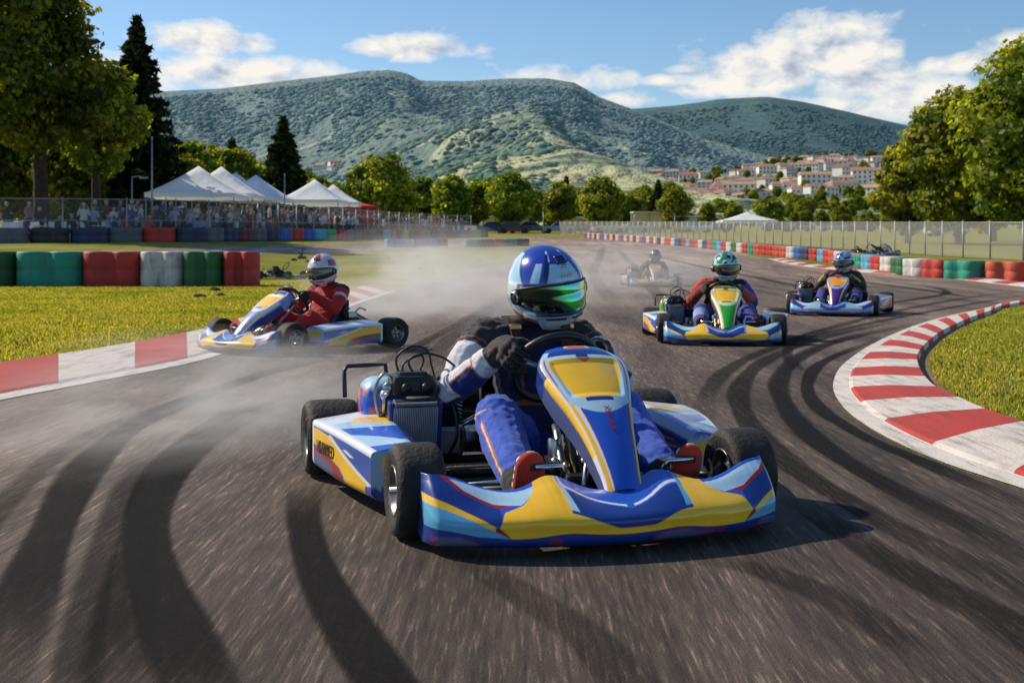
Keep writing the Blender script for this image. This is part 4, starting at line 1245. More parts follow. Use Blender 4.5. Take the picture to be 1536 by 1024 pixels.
def driver_base(vox):
    b = MB()
    y = lambda f, z: P(0, f, z)
    fw = (0, -1, .0)
    loft(b, [(P(DC, -.10, .075), .13, .10, fw), (P(DC, -.12, .13), .165, .125, fw), (P(DC, -.16, .21), .158, .118, (0, -1, .3)), (P(DC, -.205, .30), .155, .115, (0, -1, .35)),
             (P(DC, -.235, .39), .160, .118, (0, -1, .3)), (P(DC, -.255, .46), .168, .112, (0, -1, .25)), (P(DC, -.262, .515), .155, .09, (0, -1, .2)), (P(DC, -.262, .555), .115, .075, (0, -1, .2)), (P(DC, -.25, .585), .065, .062, (0, -1, .2))])
    limb(b, [P(DC, -.255, .54), P(DC + .005, -.22, .62), P(DC + .012, -.19, .66)], [.068, .06, .058])
    limb(b, [P(DC + .012, -.18, .67), P(DC + .014, -.17, .73)], [.085, .085])
    for s in 'RL':
        sg = -1 if s == 'R' else 1
        sh, el, W = Vector(JT['sh' + s]), Vector(JT['el' + s]), wrist(s)
        limb(b, [P(DC + sg * .10, -.262, .515), P(*sh)], [.074, .072])
        m = sh.lerp(el, .5) + Vector((sg * .012, -.01, .006))
        limb(b, [P(*sh), P(*m), P(*el)], [.071, .063, .054])
        m2 = el.lerp(W, .4)
        limb(b, [P(*el), P(*m2), P(*el.lerp(W, .8)), P(*W)], [.054, .053, .044, .035])
        limb(b, [P(*el.lerp(W, .84)), P(*el.lerp(W, .97))], [.045, .041])       # cuff
        hand(b, s)
        hp, kn, an = Vector(JT['hip' + s]), Vector(JT['kn' + s]), Vector(JT['an' + s])
        limb(b, [P(*hp), P(*(hp.lerp(kn, .5) + Vector((sg * .01, 0, -.005)))), P(*kn)], [.100, .092, .077])
        limb(b, [P(*kn), P(*(kn.lerp(an, .35) + Vector((0, -.012, -.012)))), P(*kn.lerp(an, .75)), P(*an)], [.077, .077, .063, .049])
        limb(b, [P(*kn.lerp(an, .88)), P(*kn.lerp(an, .93))], [.059, .055])
        # shoe standing on its heel against the pedal
        an2 = P(*an); heel = P(an.x, .535, .062); toe = P(an.x + sg * .012, .60, .205)
        limb(b, [an2, P(an.x, .525, .09)], [.046, .042])
        limb(b, [heel, heel.lerp(toe, .5), toe], [.046, .054, .046], flat=((0, -.9, -.35), .66))
        limb(b, [an2, heel.lerp(toe, .55)], [.044, .036])
    me = remesh(b, vox, 4 if vox > .006 else 6)
    # folds in the cloth, strongest at the bends
    n = len(me.vertices); co = np.zeros(n * 3, np.float32); me.vertices.foreach_get('co', co); co = co.reshape(-1, 3)
    no = np.array([v.normal[:] for v in me.vertices])
    cls = [bone_of(c) for c in co]
    for i, (bn, t, d) in enumerate(cls):
        if bn[:2] in ('ua', 'fa', 'th', 'si', 'to'):
            p = co[i]
            k = 1.2 if bn[:2] == 'to' else (.55 + 1.3 * abs(t - .5) * 2)
            w = mnoise.noise((p[0] * 16, p[1] * 16, p[2] * 42)) + .6 * mnoise.noise((p[0] * 45 + 9, p[1] * 45, p[2] * 60))
            co[i] += no[i] * (.0052 if bn[:2] in ('ua', 'fa', 'to') else .0034) * k * w
    me.vertices.foreach_set('co', co.ravel()); me.update()
    return me, cls
def bones():
    B = []
    for s in 'RL':
        B += [('ua' + s, JT['sh' + s], JT['el' + s], .075), ('fa' + s, JT['el' + s], tuple(Vector(JT['el' + s]).lerp(wrist(s), .86)), .058),
              ('cu' + s, tuple(Vector(JT['el' + s]).lerp(wrist(s), .87)), tuple(wrist(s)), .04),
              ('th' + s, JT['hip' + s], JT['kn' + s], .1), ('si' + s, JT['kn' + s], tuple(Vector(JT['kn' + s]).lerp(Vector(JT['an' + s]), .9)), .075),
              ('sh' + s, JT['an' + s], (JT['an' + s][0], .57, .13), .05)]
        a = HAND_A[s]; O = STEER_C + STEER_E1 * (.165 * math.cos(a)) + STEER_E2 * (.165 * math.sin(a))
        B.append(('ha' + s, tuple(O + STEER_N * .06), tuple(O - STEER_N * .03), .045))
    B += [('to', (DC, -.13, .12), (DC, -.26, .50), .14), ('nk', (DC, -.25, .58), (DC + .01, -.18, .72), .06)]
    return [(n, P(*a), P(*c), r) for n, a, c, r in B]
BONES = bones()
def bone_of(c):
    p = Vector(c); best = None
    for n, a, e, r in BONES:
        d = e - a; t = max(0, min(1, (p - a).dot(d) / d.length_squared))
        q = (p - (a + d * t)).length
        if best is None or q - r < best[0]: best = (q - r, n, t)
    return best[1], best[2], best[0]
def suit(kind):
    def f(c, no, bn, t):
        lx, fw, z = c[0] - DC, -c[1], c[2]
        k = bn[:2]; sg = -1 if bn[2:] == 'R' else 1
        out = (c[0] - (DC)) * sg
        if k in ('ua', 'fa'):
            A_, E_ = ((P(*JT['sh' + bn[2:]]), P(*JT['el' + bn[2:]])) if k == 'ua' else (P(*JT['el' + bn[2:]]), P(*wrist(bn[2:]))))
            ax = (E_ - A_).normalized(); rel = Vector(c) - A_; rel -= ax * rel.dot(ax); no = rel.normalized()
        if k == 'ha' or k == 'cu':
            if k == 'cu' and t < .35: return {'blue': BLK, 'red': BLK}.get(kind, BLK)
            return (.010, .010, .012)
        if k == 'sh':
            if kind == 'blue':
                if fw > .565 and no[1] < -.2: return lin('c2371c')
                return WHT if (int((z + fw * .6) * 62) % 2 == 0) else BLK
            return {'red': lin('9a1714'), 'green': lin('5a1a16'), 'mixed': BLK}.get(kind, BLK)
        if kind == 'blue':
            if k == 'nk': return lin('1c2f6a') if z < .64 else lin('6a3420')
            if k == 'to':
                if z > .47 and abs(lx) > .17: return BLK
                if z < .2: return lin('1c2f78')
                if .29 < z < .305 or abs(abs(lx) - .085) < .006 and z > .3: return lin('8c4526')
                return lin('101a44')
            if k == 'ua':
                if t < .22: return (.02, .02, .03) if t < .20 else lin('b8552c')
                if t < .30: return lin('2a2c3c')
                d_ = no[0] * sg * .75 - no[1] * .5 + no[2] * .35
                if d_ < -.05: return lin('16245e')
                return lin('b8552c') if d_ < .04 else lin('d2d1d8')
            if k == 'fa':
                if t > .86: return lin('3a2a22')
                if t > .62: return lin('d2d2d8') if t > .645 else lin('b8552c')
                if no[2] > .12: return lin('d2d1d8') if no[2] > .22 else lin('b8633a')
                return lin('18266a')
            if k in ('th', 'si'):
                if k == 'si' and t > .93: return (.02, .02, .03)
                a_, e_ = (Vector(JT[('kn' if k == 'si' else 'hip') + bn[2:]]), Vector(JT[('an' if k == 'si' else 'kn') + bn[2:]]))
                ax = (P(*e_) - P(*a_)).normalized(); rel = Vector(c) - P(*a_); rel -= ax * rel.dot(ax)
                side = Vector((sg, -.25, 0)); side -= ax * side.dot(ax); side.normalize(); up_ = ax.cross(side)
                an_ = math.atan2(rel.dot(up_), rel.dot(side))
                if abs(an_ - .25 * sg) < .055 or abs(an_ - .25 * sg - .16) < .03: return lin('b86a44')
                if abs(an_ - .25 * sg - .1) < .06: return lin('e0d0c8')
                return lin('2f57c0')
        if kind == 'red':
            if k == 'nk': return (.012, .012, .012)
            if k == 'to':
                if z > .45 and abs(lx) > .17: return lin('8d1512')
                if z > .36 and .06 < lx < .11 and z < .40: return WHT
                if z > .41 and -.11 < lx < -.07 and z < .44: return lin('d8b0a8')
                return lin('b01a18')
            if k == 'ua' and .35 < t < .5 and out > .2: return lin('d5c0bc')
            if k == 'ua' and t < .08: return BLK
            return lin('b51d1a') if k != 'fa' else lin('a61a18')
        if kind == 'green':
            if k == 'nk': return BLK
            if k == 'to':
                if lx < -.05 and z > .25: return lin('a8371f') if int(z * 30) % 2 else lin('7b2318')
                return lin('14182a') if z > .2 else lin('22336e')
            if k == 'ua': return lin('b23c26') if sg < 0 else (lin('2b46a6') if t > .25 else BLK)
            if k == 'fa': return lin('7d2118') if sg < 0 else lin('b05048')
            if k in ('th', 'si'): return lin('8fa0cf') if sg < 0 and k == 'si' and t < .5 else lin('2b3f8e')
        if kind == 'mixed':
            if k == 'nk': return BLK
            if k == 'to': return lin('16301f') if lx > 0 else lin('5c1a20')
            if k == 'ua': return lin('173b20') if sg > 0 else lin('7a2022')
            if k == 'fa': return lin('b7a32c') if t > .5 and no[2] > 0 else lin('1d3a22')
            if k in ('th', 'si'): return lin('2c3a90') if k == 'si' else lin('3a2a66')
        if kind == 'dark':
            if k == 'to': return lin('2e2420')
            if k in ('ua', 'fa'): return lin('3a2a24')
            return lin('2a2626')
        return (.05, .05, .06)
    return f
def helmet_shape(n):
    """surface of the shell along direction n (front is -y)"""
    x, y, z = n
    px, py, pz = x * .128, y * .158, z * .150
    if z < 0:
        fr = max(0, -y)
        py -= .020 * fr * min(1, -z * 2.2); px *= 1 - .10 * min(1, -z) ** 1.3
        py *= 1 - .10 * max(0, y) * min(1, -z * 1.5)
    k = -.128 - .012 * max(0, -y)
    if pz < k: pz = k
    return Vector((px, py, pz))
def helmet_colour(kind):
    def f(n):
        x, y, z = n
        az = math.degrees(math.atan2(x, -y)); a = abs(az); el = math.degrees(math.asin(max(-1, min(1, z))))
        if kind == 'blue':
            lb, wh, bl, nv = lin('a9d4ee'), lin('dfe9f2'), lin('1c3aa8'), lin('10184c')
            if el > 17:
                if a < 30 - .30 * (el - 17) and el < 42: return lb if el > 22 or a > 18 else lin('c4e2f3')
                if el < 60 and abs(a - (36 - .20 * (el - 17))) < 6: return nv if a < 36 - .20 * (el - 17) + 1 else bl
                if el < 44 and abs(a - (50 - .30 * (el - 17))) < 7: return lb
                if el > 46 and abs(a - 24) < 2.5 and el < 66: return wh
                if a < 66 + (el - 17) * .55: return bl
                if a < 71 + (el - 17) * .55: return nv
                if el > 60: return bl
                return lb if a < 100 else wh
            if el > -8:
                if a < 70: return lin('1b46b4')
                return wh if a < 128 + el else lb
            # lower: pale band sweeping from behind the visor to the chin, navy beneath
            band = -14 - .30 * max(0, 75 - a) * .6
            if a < 56: 
                if el < -58: return nv
                if el > -31: return nv if el > -27 else lin('9fb4c8')
                return lin('d4e4f0') if a < 40 else lb
            if el > -36 + .26 * (a - 56): return lb if el > -30 + .26 * (a - 56) else wh
            if abs(el + 40 - .26 * (a - 56)) < 2.5: return lin('a8552a')
            return nv if a < 110 else lin('1a2050')
        if kind == 'red':
            if el > 15:
                if abs(az - 8) < 22 and el > 38: return lin('b01c20')
                if a > 60: return lin('b8434a') if el < 40 else lin('c9c4d0')
                return lin('cfc6cf') if a > 24 else lin('d8d2da')
            if el < -22 and a > 52: return lin('a82c2e') if el < -40 or a > 90 else lin('d6cbd0')
            return lin('d9d3d8')
        if kind == 'green':
            k = mnoise.noise((x * 2.4, y * 2.4, z * 2.4 + 4))
            if el > 20: return lin('2c7a58') if k > .12 else (lin('14302c') if k < -.3 else lin('a8dcd0'))
            if a > 70 and k > .1: return lin('3a9a6a')
            return lin('cfe6e4')
        if kind == 'mixed':
            k = mnoise.noise((x * 2.2, y * 2.2, z * 2.2 + 9))
            if el > 18: return lin('23407e') if k > 0 else lin('8fb4d8')
            return lin('b8cfe2') if a < 80 else lin('1c2c5c')
        return lin('3a3836') if el < 40 else lin('4a4642')
    return f
def helmet(kind, parent, hi, turn, roll=-7, pitch=6):
    H = MB(); n, m = (220, 150) if hi else (64, 44)
    col = helmet_colour(kind); V = []; C = []; Fc = []
    for i in range(m + 1):
        el = -90 + 180 * i / m
        for j in range(n):
            az = 2 * math.pi * j / n; e = R(el)
            d = (math.sin(az) * math.cos(e), -math.cos(az) * math.cos(e), math.sin(e))
            v = helmet_shape(d); a = abs((math.degrees(az) + 180) % 360 - 180)
            # recess under the visor and a lip below it
            if a < 78 and -24 < el < 14: v *= .965
            if a < 70 and -33 < el < -24: v *= 1.018
            V.append(v)
            if hi:
                cs = []
                for da, de in ((-.4, -.3), (.4, -.3), (-.4, .3), (.4, .3)):
                    e2, a2 = R(max(-89.9, min(89.9, el + de))), az + R(da); cs.append(col((math.sin(a2) * math.cos(e2), -math.cos(a2) * math.cos(e2), math.sin(e2))))
                C.append(tuple(sum(q[k] for q in cs) / 4 for k in range(3)))
            else: C.append(col(d))
    for i in range(m):
        for j in range(n): Fc.append((i * n + j, i * n + (j + 1) % n, (i + 1) * n + (j + 1) % n, (i + 1) * n + j))
    me = mkmesh('helmet', V, Fc, M_helmet, smooth=True, cols=C)
    o = link('helmet', me, parent)
    o.location = P(DC + .014, -.165, .700); o.scale = (1.06, 1.06, 1.06)
    o.rotation_euler = (Matrix.Rotation(R(turn), 4, 'Z') @ Matrix.Rotation(R(roll), 4, 'Y') @ Matrix.Rotation(R(pitch), 4, 'X')).to_euler()
    # visor
    V = []; Fc = []; nu, nv = 48, 18; fmat = []
    for i in range(nv + 1):
        for j in range(nu + 1):
            u = -1 + 2 * j / nu; w = i / nv; az = R(79 * u)
            lo = -23 + 11 * abs(u) ** 3; hi_ = 13 - 7 * abs(u) ** 3
            e = R(lo + (hi_ - lo) * w)
            d = (math.sin(az) * math.cos(e), -math.cos(az) * math.cos(e), math.sin(e))
            V.append(helmet_shape(d) * 1.018)
    for i in range(nv):
        for j in range(nu): Fc.append((i * (nu + 1) + j, i * (nu + 1) + j + 1, (i + 1) * (nu + 1) + j + 1, (i + 1) * (nu + 1) + j))
    vm = mkmesh('visor', V, Fc, M_visor if kind == 'blue' else M_smoke, smooth=True)
    vo = link('visor', vm, o)
    # trims: visor frame, vents, pivots
    b = MB()
    def sp(azd, eld, k=1.02):
        e, a = R(eld), R(azd); d = (math.sin(a) * math.cos(e), -math.cos(a) * math.cos(e), math.sin(e)); return helmet_shape(d) * k
    for top in (0, 1):
        b.tube([sp(79 * u, (13 - 7 * abs(u) ** 3 + .8) if top else (-23 + 11 * abs(u) ** 3 - .8), 1.016) for u in np.linspace(-1, 1, 33)], .0042, 0 if top else 1, 6)
    for s in (-1, 1):
        c = sp(s * 80, -3, 1.0); ax = Vector((s, -.18, 0)).normalized()
        b.lathe([(.001, .022), (.018, .020), (.027, .013), (.029, 0)], c - ax * .006, ax, 20, 0)
        b.lathe([(.019, .0215), (.022, .0195), (.0225, .017)], c - ax * .005, ax, 20, 2)
    b.box(sp(0, 14.5, 1.03), (.022, .012, .009), 0, bev=.002)
    b.box(sp(0, -49, 1.0) + Vector((0, -.004, 0)), (.034, .014, .026), 0, Matrix.Rotation(R(-28), 3, 'X'), bev=.004)
    for s in (-1, 1): b.tube([sp(s * x, -31.5 - .0 * x, 1.018) for x in np.linspace(6, 40, 9)], .0045, 0, 6)
    vb = [sp(-6, 55, 1.015), sp(0, 55, 1.03), sp(6, 55, 1.015)]
    b.box(sp(2, 47, 1.015), (.036, .036, .012), 3, Matrix.Rotation(R(42), 3, 'X'), bev=.005)
    b.box(sp(2, 38, 1.012), (.024, .014, .010), 2, Matrix.Rotation(R(50), 3, 'X'), bev=.003)
    b.build('vent_trim', [M_black, simple('helmet_edge_blue', lin('14236e'), .25, coat=.6) if 'helmet_edge_blue' not in MATS else MATS['helmet_edge_blue'], M_alu, MATS['helmet_edge_blue'] if 'helmet_edge_blue' in MATS else M_black], o)
    if hi:
        for txt, sz, mt, k in (('Arnziib', .0205, M_rprint, 1.028), ('Arnziib', .0195, M_wprint, 1.040)):
            t = text_mesh(txt, sz, mt, 'lettering', shear=.2)
            for v in t.vertices:
                e = 25 + v.co.y / .150 * 57; a = v.co.x / .150 * 57 + 3
                q = sp(a, e, k - .018); nn = q.normalized()
                v.co = q + nn * (.0012 + max(0, v.co.z) + (.0004 if mt is M_wprint else 0))
            link('lettering', t, o)
    return o
BASE = {}
def make_driver(label, kind, loc, rz, sc=1, hi=False, turn=10, roll=-7, pitch=6):
    key = 'hi' if hi else 'lo'
    if key not in BASE: BASE[key] = driver_base(.0044 if hi else .0105)
    me0, cls = BASE[key]
    me = me0.copy(); me.materials.clear(); me.materials.append(M_fabric)
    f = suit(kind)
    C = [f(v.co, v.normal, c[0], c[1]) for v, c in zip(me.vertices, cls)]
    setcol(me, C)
    me.polygons.foreach_set('use_smooth', [True] * len(me.polygons))
    o = link('person', me, None, loc, rz, sc); tag(o, label, 'kart driver', 'drivers racing the karts')
    helmet(kind, o, hi, turn, roll, pitch)
    # collar and rib-protector straps
    b = MB()
    b.tube([P(DC + .092 * math.cos(a), -.245 + .082 * math.sin(a), .575 + .012 * math.sin(a)) for a in np.linspace(0, 2 * math.pi, 25)[:-1]], .022, 0, 8, closed=True)
    b.build('neck_collar', [simple('collar_black', (.015, .015, .017), .8) if 'collar_black' not in MATS else MATS['collar_black']], o)
    if hi:
        b = MB()
        for s in (-1, 1):
            pts = [(s * .095, -.345, .52), (s * .10, -.29, .59), (s * .10, -.215, .592), (s * .098, -.155, .545), (s * .09, -.118, .47), (s * .085, -.105, .40)]
            q = spline(pts, 20); V = []; Fc = []
            for (x, fwd, z) in q:
                for w in (-.019, .019): V.append(P(DC + x + w, fwd, z))
                for w in (.019, -.019): V.append(P(DC + x + w, fwd - .006, z - .006))
            for i in range(len(q) - 1):
                for j in range(4): Fc.append((i * 4 + j, i * 4 + (j + 1) % 4, i * 4 + 4 + (j + 1) % 4, i * 4 + 4 + j))
            b.add(V, Fc, 0)
            b.box(P(DC + s * .099, -.165, .562), (.042, .03, .02), 1, bev=.004)
        b.build('rib_vest_straps', [simple('webbing', lin('3f3628'), .9, var=.5, vscale=60), M_gold], o)
    return o
def place_pair(klabel, dlabel, pal, kind, cx, cy, deg, sc=1, hi=False, turn=10, roll=-7, wt=0, podpal=None, fpal=None):
    loc = (cx, cy, tzf(cx, cy) + .004)
    make_kart(klabel, pal, loc, R(deg), sc, hi, wt, podpal, fpal)
    return make_driver(dlabel, kind, loc, R(deg), sc, hi, turn, roll)
place_pair('blue and yellow kart leading the pack close to the camera', 'driver in blue and white suit with mirrored green visor, in the leading kart',
           PAL, 'blue', .076, 4.17, 16, 1, True, 11, -8)
pal2 = dict(PAL, blue=lin('6d8fd0'), dblue=lin('2a4a94'), lblue=lin('cfe0f0'))
place_pair('pale blue kart sliding along the left kerb, seen from its side', 'driver in plain red racing suit with white and red helmet beside the left kerb',
           pal2, 'red', at(453, 10.2), 10.2, -42, .93, False, 22, -4, 0)
pal3 = dict(PAL, blue=GRN, dblue=DGRN, lblue=lin('d8e8c0'))
k3 = dict(PAL)
place_pair('kart with bright green nose panel in the middle of the bend', 'driver with teal and white helmet and orange sleeve in the green nosed kart',
           pal3, 'green', at(1076, 11.2), 11.2, -6, .95, False, 8, -3, 0, PAL, dict(PAL, blue=lin('2a5a9c'), red=lin('2a8a4a')))
pal4 = dict(PAL, blue=lin('4a2a80'), dblue=lin('241a58'), lblue=lin('8fb0d8'), yel=lin('f09a1c'))
place_pair('purple nosed kart furthest right, turning at the outside of the bend', 'driver with blue silver helmet and dark green jacket at the far right',
           pal4, 'mixed', at(1254, 15.6), 15.6, -20, .94, False, -14, -2, 0, dict(PAL, yel=lin('d8a040')), dict(PAL, blue=lin('2a4a98'), yel=lin('9cb4cc'), red=lin('c86030')))
pal5 = dict(PAL, blue=lin('8a8890'), dblue=lin('66656c'), lblue=lin('b0aeb0'), yel=lin('c8a030'))
place_pair('faded grey kart with yellow nose plate, last of the pack in the dust', 'driver in dark brown suit and grey helmet, rearmost in the dust',
           pal5, 'dark', at(978, 25.5), 25.5, -4, .9, False, 0, 0, 0)
# ------------------------------------------------------------------ trees
def cards(C, N, size, rg, aspect=1.4):
    """numpy: leaf quads at centres C facing roughly N"""
    n = len(C)
    N = N + rg.normal(0, .55, (n, 3)); N /= np.linalg.norm(N, axis=1, keepdims=True) + 1e-9
    A = np.cross(N, rg.normal(0, 1, (n, 3))); A /= np.linalg.norm(A, axis=1, keepdims=True) + 1e-9
    B = np.cross(N, A)
    s = size * rg.uniform(.6, 1.35, (n, 1)); A = A * s; B = B * s * aspect
    V = np.stack([C - A * .12 - B * .5, C + A * .5 - B * .05, C + A * .1 + B * .55, C - A * .5 + B * .05], 1)
    return V.reshape(-1, 3)
def quads_mesh(name, V, cols, mat_):
    n = len(V) // 4
    me = bpy.data.meshes.new(name); me.vertices.add(4 * n); me.vertices.foreach_set('co', V.astype(np.float32).ravel())
    me.loops.add(4 * n); me.loops.foreach_set('vertex_index', np.arange(4 * n, dtype=np.int32))
    me.polygons.add(n); me.polygons.foreach_set('loop_start', np.arange(0, 4 * n, 4, dtype=np.int32))
    me.materials.append(mat_); me.update(); setcol(me, np.repeat(cols, 4, 0)); return me
LEAFPAL = np.array([lin('4e6220'), lin('6a7e26'), lin('86922e'), lin('a4a83a'), lin('3b501c')], np.float32)
def leafy(seed, h, cr, th, nleaf, lsize, nclump=80, squash=1.0, pal=LEAFPAL, tr=None, lean=0):
    rg = np.random.default_rng(seed); rd = random.Random(seed)
    ch = (h - th) / 2; cc = np.array([0, 0, th + ch])
    # clump centres: a lumpy, uneven crown with some interior
    D = rg.normal(0, 1, (nclump * 3, 3)); D /= np.linalg.norm(D, axis=1, keepdims=True)
    rad = np.array([1 + .30 * mnoise.noise((d[0] * 1.7 + seed, d[1] * 1.7, d[2] * 1.7)) for d in D])
    f = rg.uniform(.35, 1, len(D)) ** .45 * .86
    egg = 1 - .32 * np.clip(D[:, 2], 0, 1) * f
    K = np.c_[D[:, 0] * cr * rad * f * egg, D[:, 1] * cr * rad * f * egg, D[:, 2] * ch * (.95 + .1 * rad) * f] + cc
    keep = []; md = cr * .23
    for i, k in enumerate(K):
        if all(np.linalg.norm(k - K[j]) > md for j in keep): keep.append(i)
        if len(keep) >= nclump: break
    K = K[keep]
    per = max(6, nleaf // len(K)); Cs = []; Ns = []; Cl = []
    for i, k in enumerate(K):
        r = cr * rg.uniform(.20, .36)
        d = rg.normal(0, 1, (per, 3)); d /= np.linalg.norm(d, axis=1, keepdims=True)
        rr = r * rg.uniform(.35, 1.0, (per, 1)) ** .5 * (1 + .35 * np.sin(d[:, :1] * 5 + i) * np.cos(d[:, 2:] * 6))
        p = k + d * rr * np.array([1.1, 1.1, .72])
        out = (k - cc) / np.array([cr, cr, ch])
        Cs.append(p); Ns.append(d * .6 + out * .6 + np.array([0, 0, .35]))
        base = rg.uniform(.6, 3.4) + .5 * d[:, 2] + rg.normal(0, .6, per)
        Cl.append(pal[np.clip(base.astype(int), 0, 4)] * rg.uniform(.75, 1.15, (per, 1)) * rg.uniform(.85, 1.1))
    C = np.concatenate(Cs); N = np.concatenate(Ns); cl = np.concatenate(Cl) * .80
    crown = quads_mesh('crown', cards(C, N, lsize, rg), cl, M_leaf)
    b = MB(); tr = tr or h * .028
    top = th + ch * 1.1
    wob = [Vector((rd.uniform(-.1, .1) * cr * .5 * t, rd.uniform(-.1, .1) * cr * .5 * t, top * t)) for t in (0, .18, .4, .65, 1)]
    b.tube([Vector((0, 0, -.3))] + wob, [tr * 1.5, tr * 1.25, tr, tr * .85, tr * .6, tr * .18], 0, 10)
    for i in range(min(26, len(K))):
        k = Vector(K[i]); zt = max(th * .55, min(top * .9, k.z - k.xy.length * .6)); t = zt / top
        s = Vector((0, 0, zt)); m = s.lerp(k, .5) + Vector((0, 0, k.xy.length * .12))
        b.tube([s, m, s.lerp(k, .9)], [tr * .42 * (1.1 - t), tr * .26 * (1.1 - t) + .01, .01], 0, 6)
    trunk = b.mesh('trunk', M_trunk)
    return trunk, crown
def fir(seed, h, cr, n_lv, per, lsize, th=.8):
    rg = np.random.default_rng(seed); Cs = []; Ns = []; cl = []; b = MB(); rd = random.Random(seed)
    b.tube([(0, 0, -.3), (0, 0, h * .5), (0, 0, h)], [h * .02, h * .012, .01], 0, 8)
    pal = np.array([lin('1c2a18'), lin('26351c'), lin('304022'), lin('3c4a28'), lin('18241a')], np.float32)
    for i in range(n_lv):
        t = (i + .5) / n_lv; z = th + (h - th) * t; L = cr * (1 - t) ** .85 * rg.uniform(.8, 1.1) + .12
        nb = 5 + int(7 * (1 - t)); a0 = rg.uniform(0, 6.3)
        for k in range(nb):
            a = a0 + 2 * np.pi * k / nb + rg.normal(0, .15); l = L * rg.uniform(.72, 1.12); droop = rg.uniform(.10, .28)
            b.tube([(0, 0, z), (math.cos(a) * l * .6, math.sin(a) * l * .6, z - l * .6 * droop * .6), (math.cos(a) * l, math.sin(a) * l, z - l * droop + l * .06)], [.05 * (1 - t) + .012, .02, .006], 0, 5)
            m = max(4, int(per * (l / cr)))
            q = rg.uniform(.08, 1, m) ** .8; side = rg.normal(0, .13, m) * l * (1.15 - q)
            p = np.c_[np.cos(a) * l * q - np.sin(a) * side, np.sin(a) * l * q + np.cos(a) * side, z - l * q * droop + l * .08 * q ** 3 - np.abs(rg.normal(0, .06, m)) * l * .7]
            Cs.append(p); Ns.append(np.c_[np.zeros(m), np.zeros(m), np.ones(m)] + rg.normal(0, .5, (m, 3)))
            cl.append(pal[rg.integers(0, 5, m)] * rg.uniform(.7, 1.2))
    C = np.concatenate(Cs)
    return b.mesh('trunk', M_trunk), quads_mesh('crown', cards(C, np.concatenate(Ns), lsize, rg, 1.9), np.concatenate(cl), M_conifer)
def tree(meshes, label, x, y, name='tree', cat='tree', group=None, sc=1.0, rz=0, z=None):
    r = empty(name, (x, y, tzf(x, y) if z is None else z), rz, sc=sc); tag(r, label, cat, group)
    link('trunk', meshes[0], r); link('crown', meshes[1], r)
    return r
# left stand
DK = LEAFPAL * .6  # leaf colours darkened to stand for the backlit shade on these trees
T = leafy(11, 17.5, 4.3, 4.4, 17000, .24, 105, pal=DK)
tree(T, 'tall dark broadleaf tree cut off by the left edge of the picture', at(-40, 60), 60, 'broadleaf_tree')
T = leafy(12, 14.6, 3.3, 4.0, 14000, .24, 80, pal=LEAFPAL * .72)  # palette scaled down for the same backlit shade
tree(T, 'tall broadleaf tree with two bare trunks low down, second from left', at(62, 63), 63, 'broadleaf_tree')
T = leafy(13, 10.4, 2.5, 3.2, 9000, .23, 60)
tree(T, 'shorter sunlit yellow-green tree between the tall trees and the big fir', at(145, 66), 66, 'broadleaf_tree')
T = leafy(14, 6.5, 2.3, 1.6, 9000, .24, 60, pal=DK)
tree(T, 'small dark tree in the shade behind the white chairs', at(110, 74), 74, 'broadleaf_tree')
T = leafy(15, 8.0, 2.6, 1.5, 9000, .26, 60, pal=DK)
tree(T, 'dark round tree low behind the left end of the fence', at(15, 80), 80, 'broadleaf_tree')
T = fir(3, 15.0, 4.3, 44, 85, .36)
tree(T, 'tall dark spruce with ragged drooping branches left of the tents', at(205, 82), 82, 'spruce_tree')
T = fir(5, 12.6, 4.3, 40, 80, .42, .3)
tree(T, 'lone dense cone-shaped spruce behind the white tents', at(425, 130), 130, 'spruce_tree')
# right stand
T = leafy(21, 12.6, 4.6, 1.2, 30000, .27, 140)
tree(T, 'largest broadleaf tree at the right edge behind the fence', at(1545, 72), 72, 'broadleaf_tree')
T = leafy(22, 10.2, 3.3, .8, 22000, .26, 110)
tree(T, 'bright green rounded tree in the middle of the right-hand group', at(1440, 76), 76, 'broadleaf_tree')
T = leafy(23, 7.0, 2.3, .5, 13000, .25, 80)
tree(T, 'lowest tree at the left end of the right-hand group', at(1362, 80), 80, 'broadleaf_tree')
T = leafy(24, 8.6, 3.0, .6, 15000, .27, 80)
tree(T, 'tree half hidden behind the bright rounded tree on the right', at(1490, 88), 88, 'broadleaf_tree')
# middle row
protos = [leafy(31, 10, 3.9, 1.4, 9000, .38, 90), leafy(32, 10, 3.3, 1.5, 7000, .40, 70), leafy(33, 10, 4.3, 1.2, 9000, .40, 90), leafy(34, 10, 2.9, 1.0, 6000, .42, 60)]
firs = [fir(41, 10, 3.6, 24, 26, .6, .4), fir(42, 10, 3.0, 22, 24, .6, .4)]
row = [(575, 229, 128, 2, 'widest broad tree of the middle row, just right of the tents'), (634, 262, 160, 3, 'slim tree tucked against the widest tree of the middle row'),
       (677, 258, 150, 1, 'narrow upright tree left of the small yellow tree'), (716, 274, 158, 3, 'small yellowish tree between two taller ones in the middle row'),
       (769, 256, 150, 0, 'rounded bright tree above the leading driver helmet'), (842, 268, 158, 1, 'pointed tree right of the leading helmet'),
       (902, 263, 150, 0, 'dense round tree left of the first cluster of houses'), (1012, 283, 160, 0, 'round tree with dark underside below the white houses'),
       (1060, 302, 180, 3, 'small dark tree left of the white marquee'), (1102, 302, 175, 1, 'tree standing behind the white marquee'),
       (1153, 296, 178, 2, 'broad tree right of the white marquee'), (1192, 317, 190, 3, 'small round shrub-like tree further right of the marquee'),
       (1232, 313, 190, 1, 'olive tree left of the last pair before the right-hand group'), (1262, 308, 185, 0, 'round olive tree near the right-hand group'),
       (1302, 316, 175, 2, 'low wide tree touching the right-hand group of trees')]
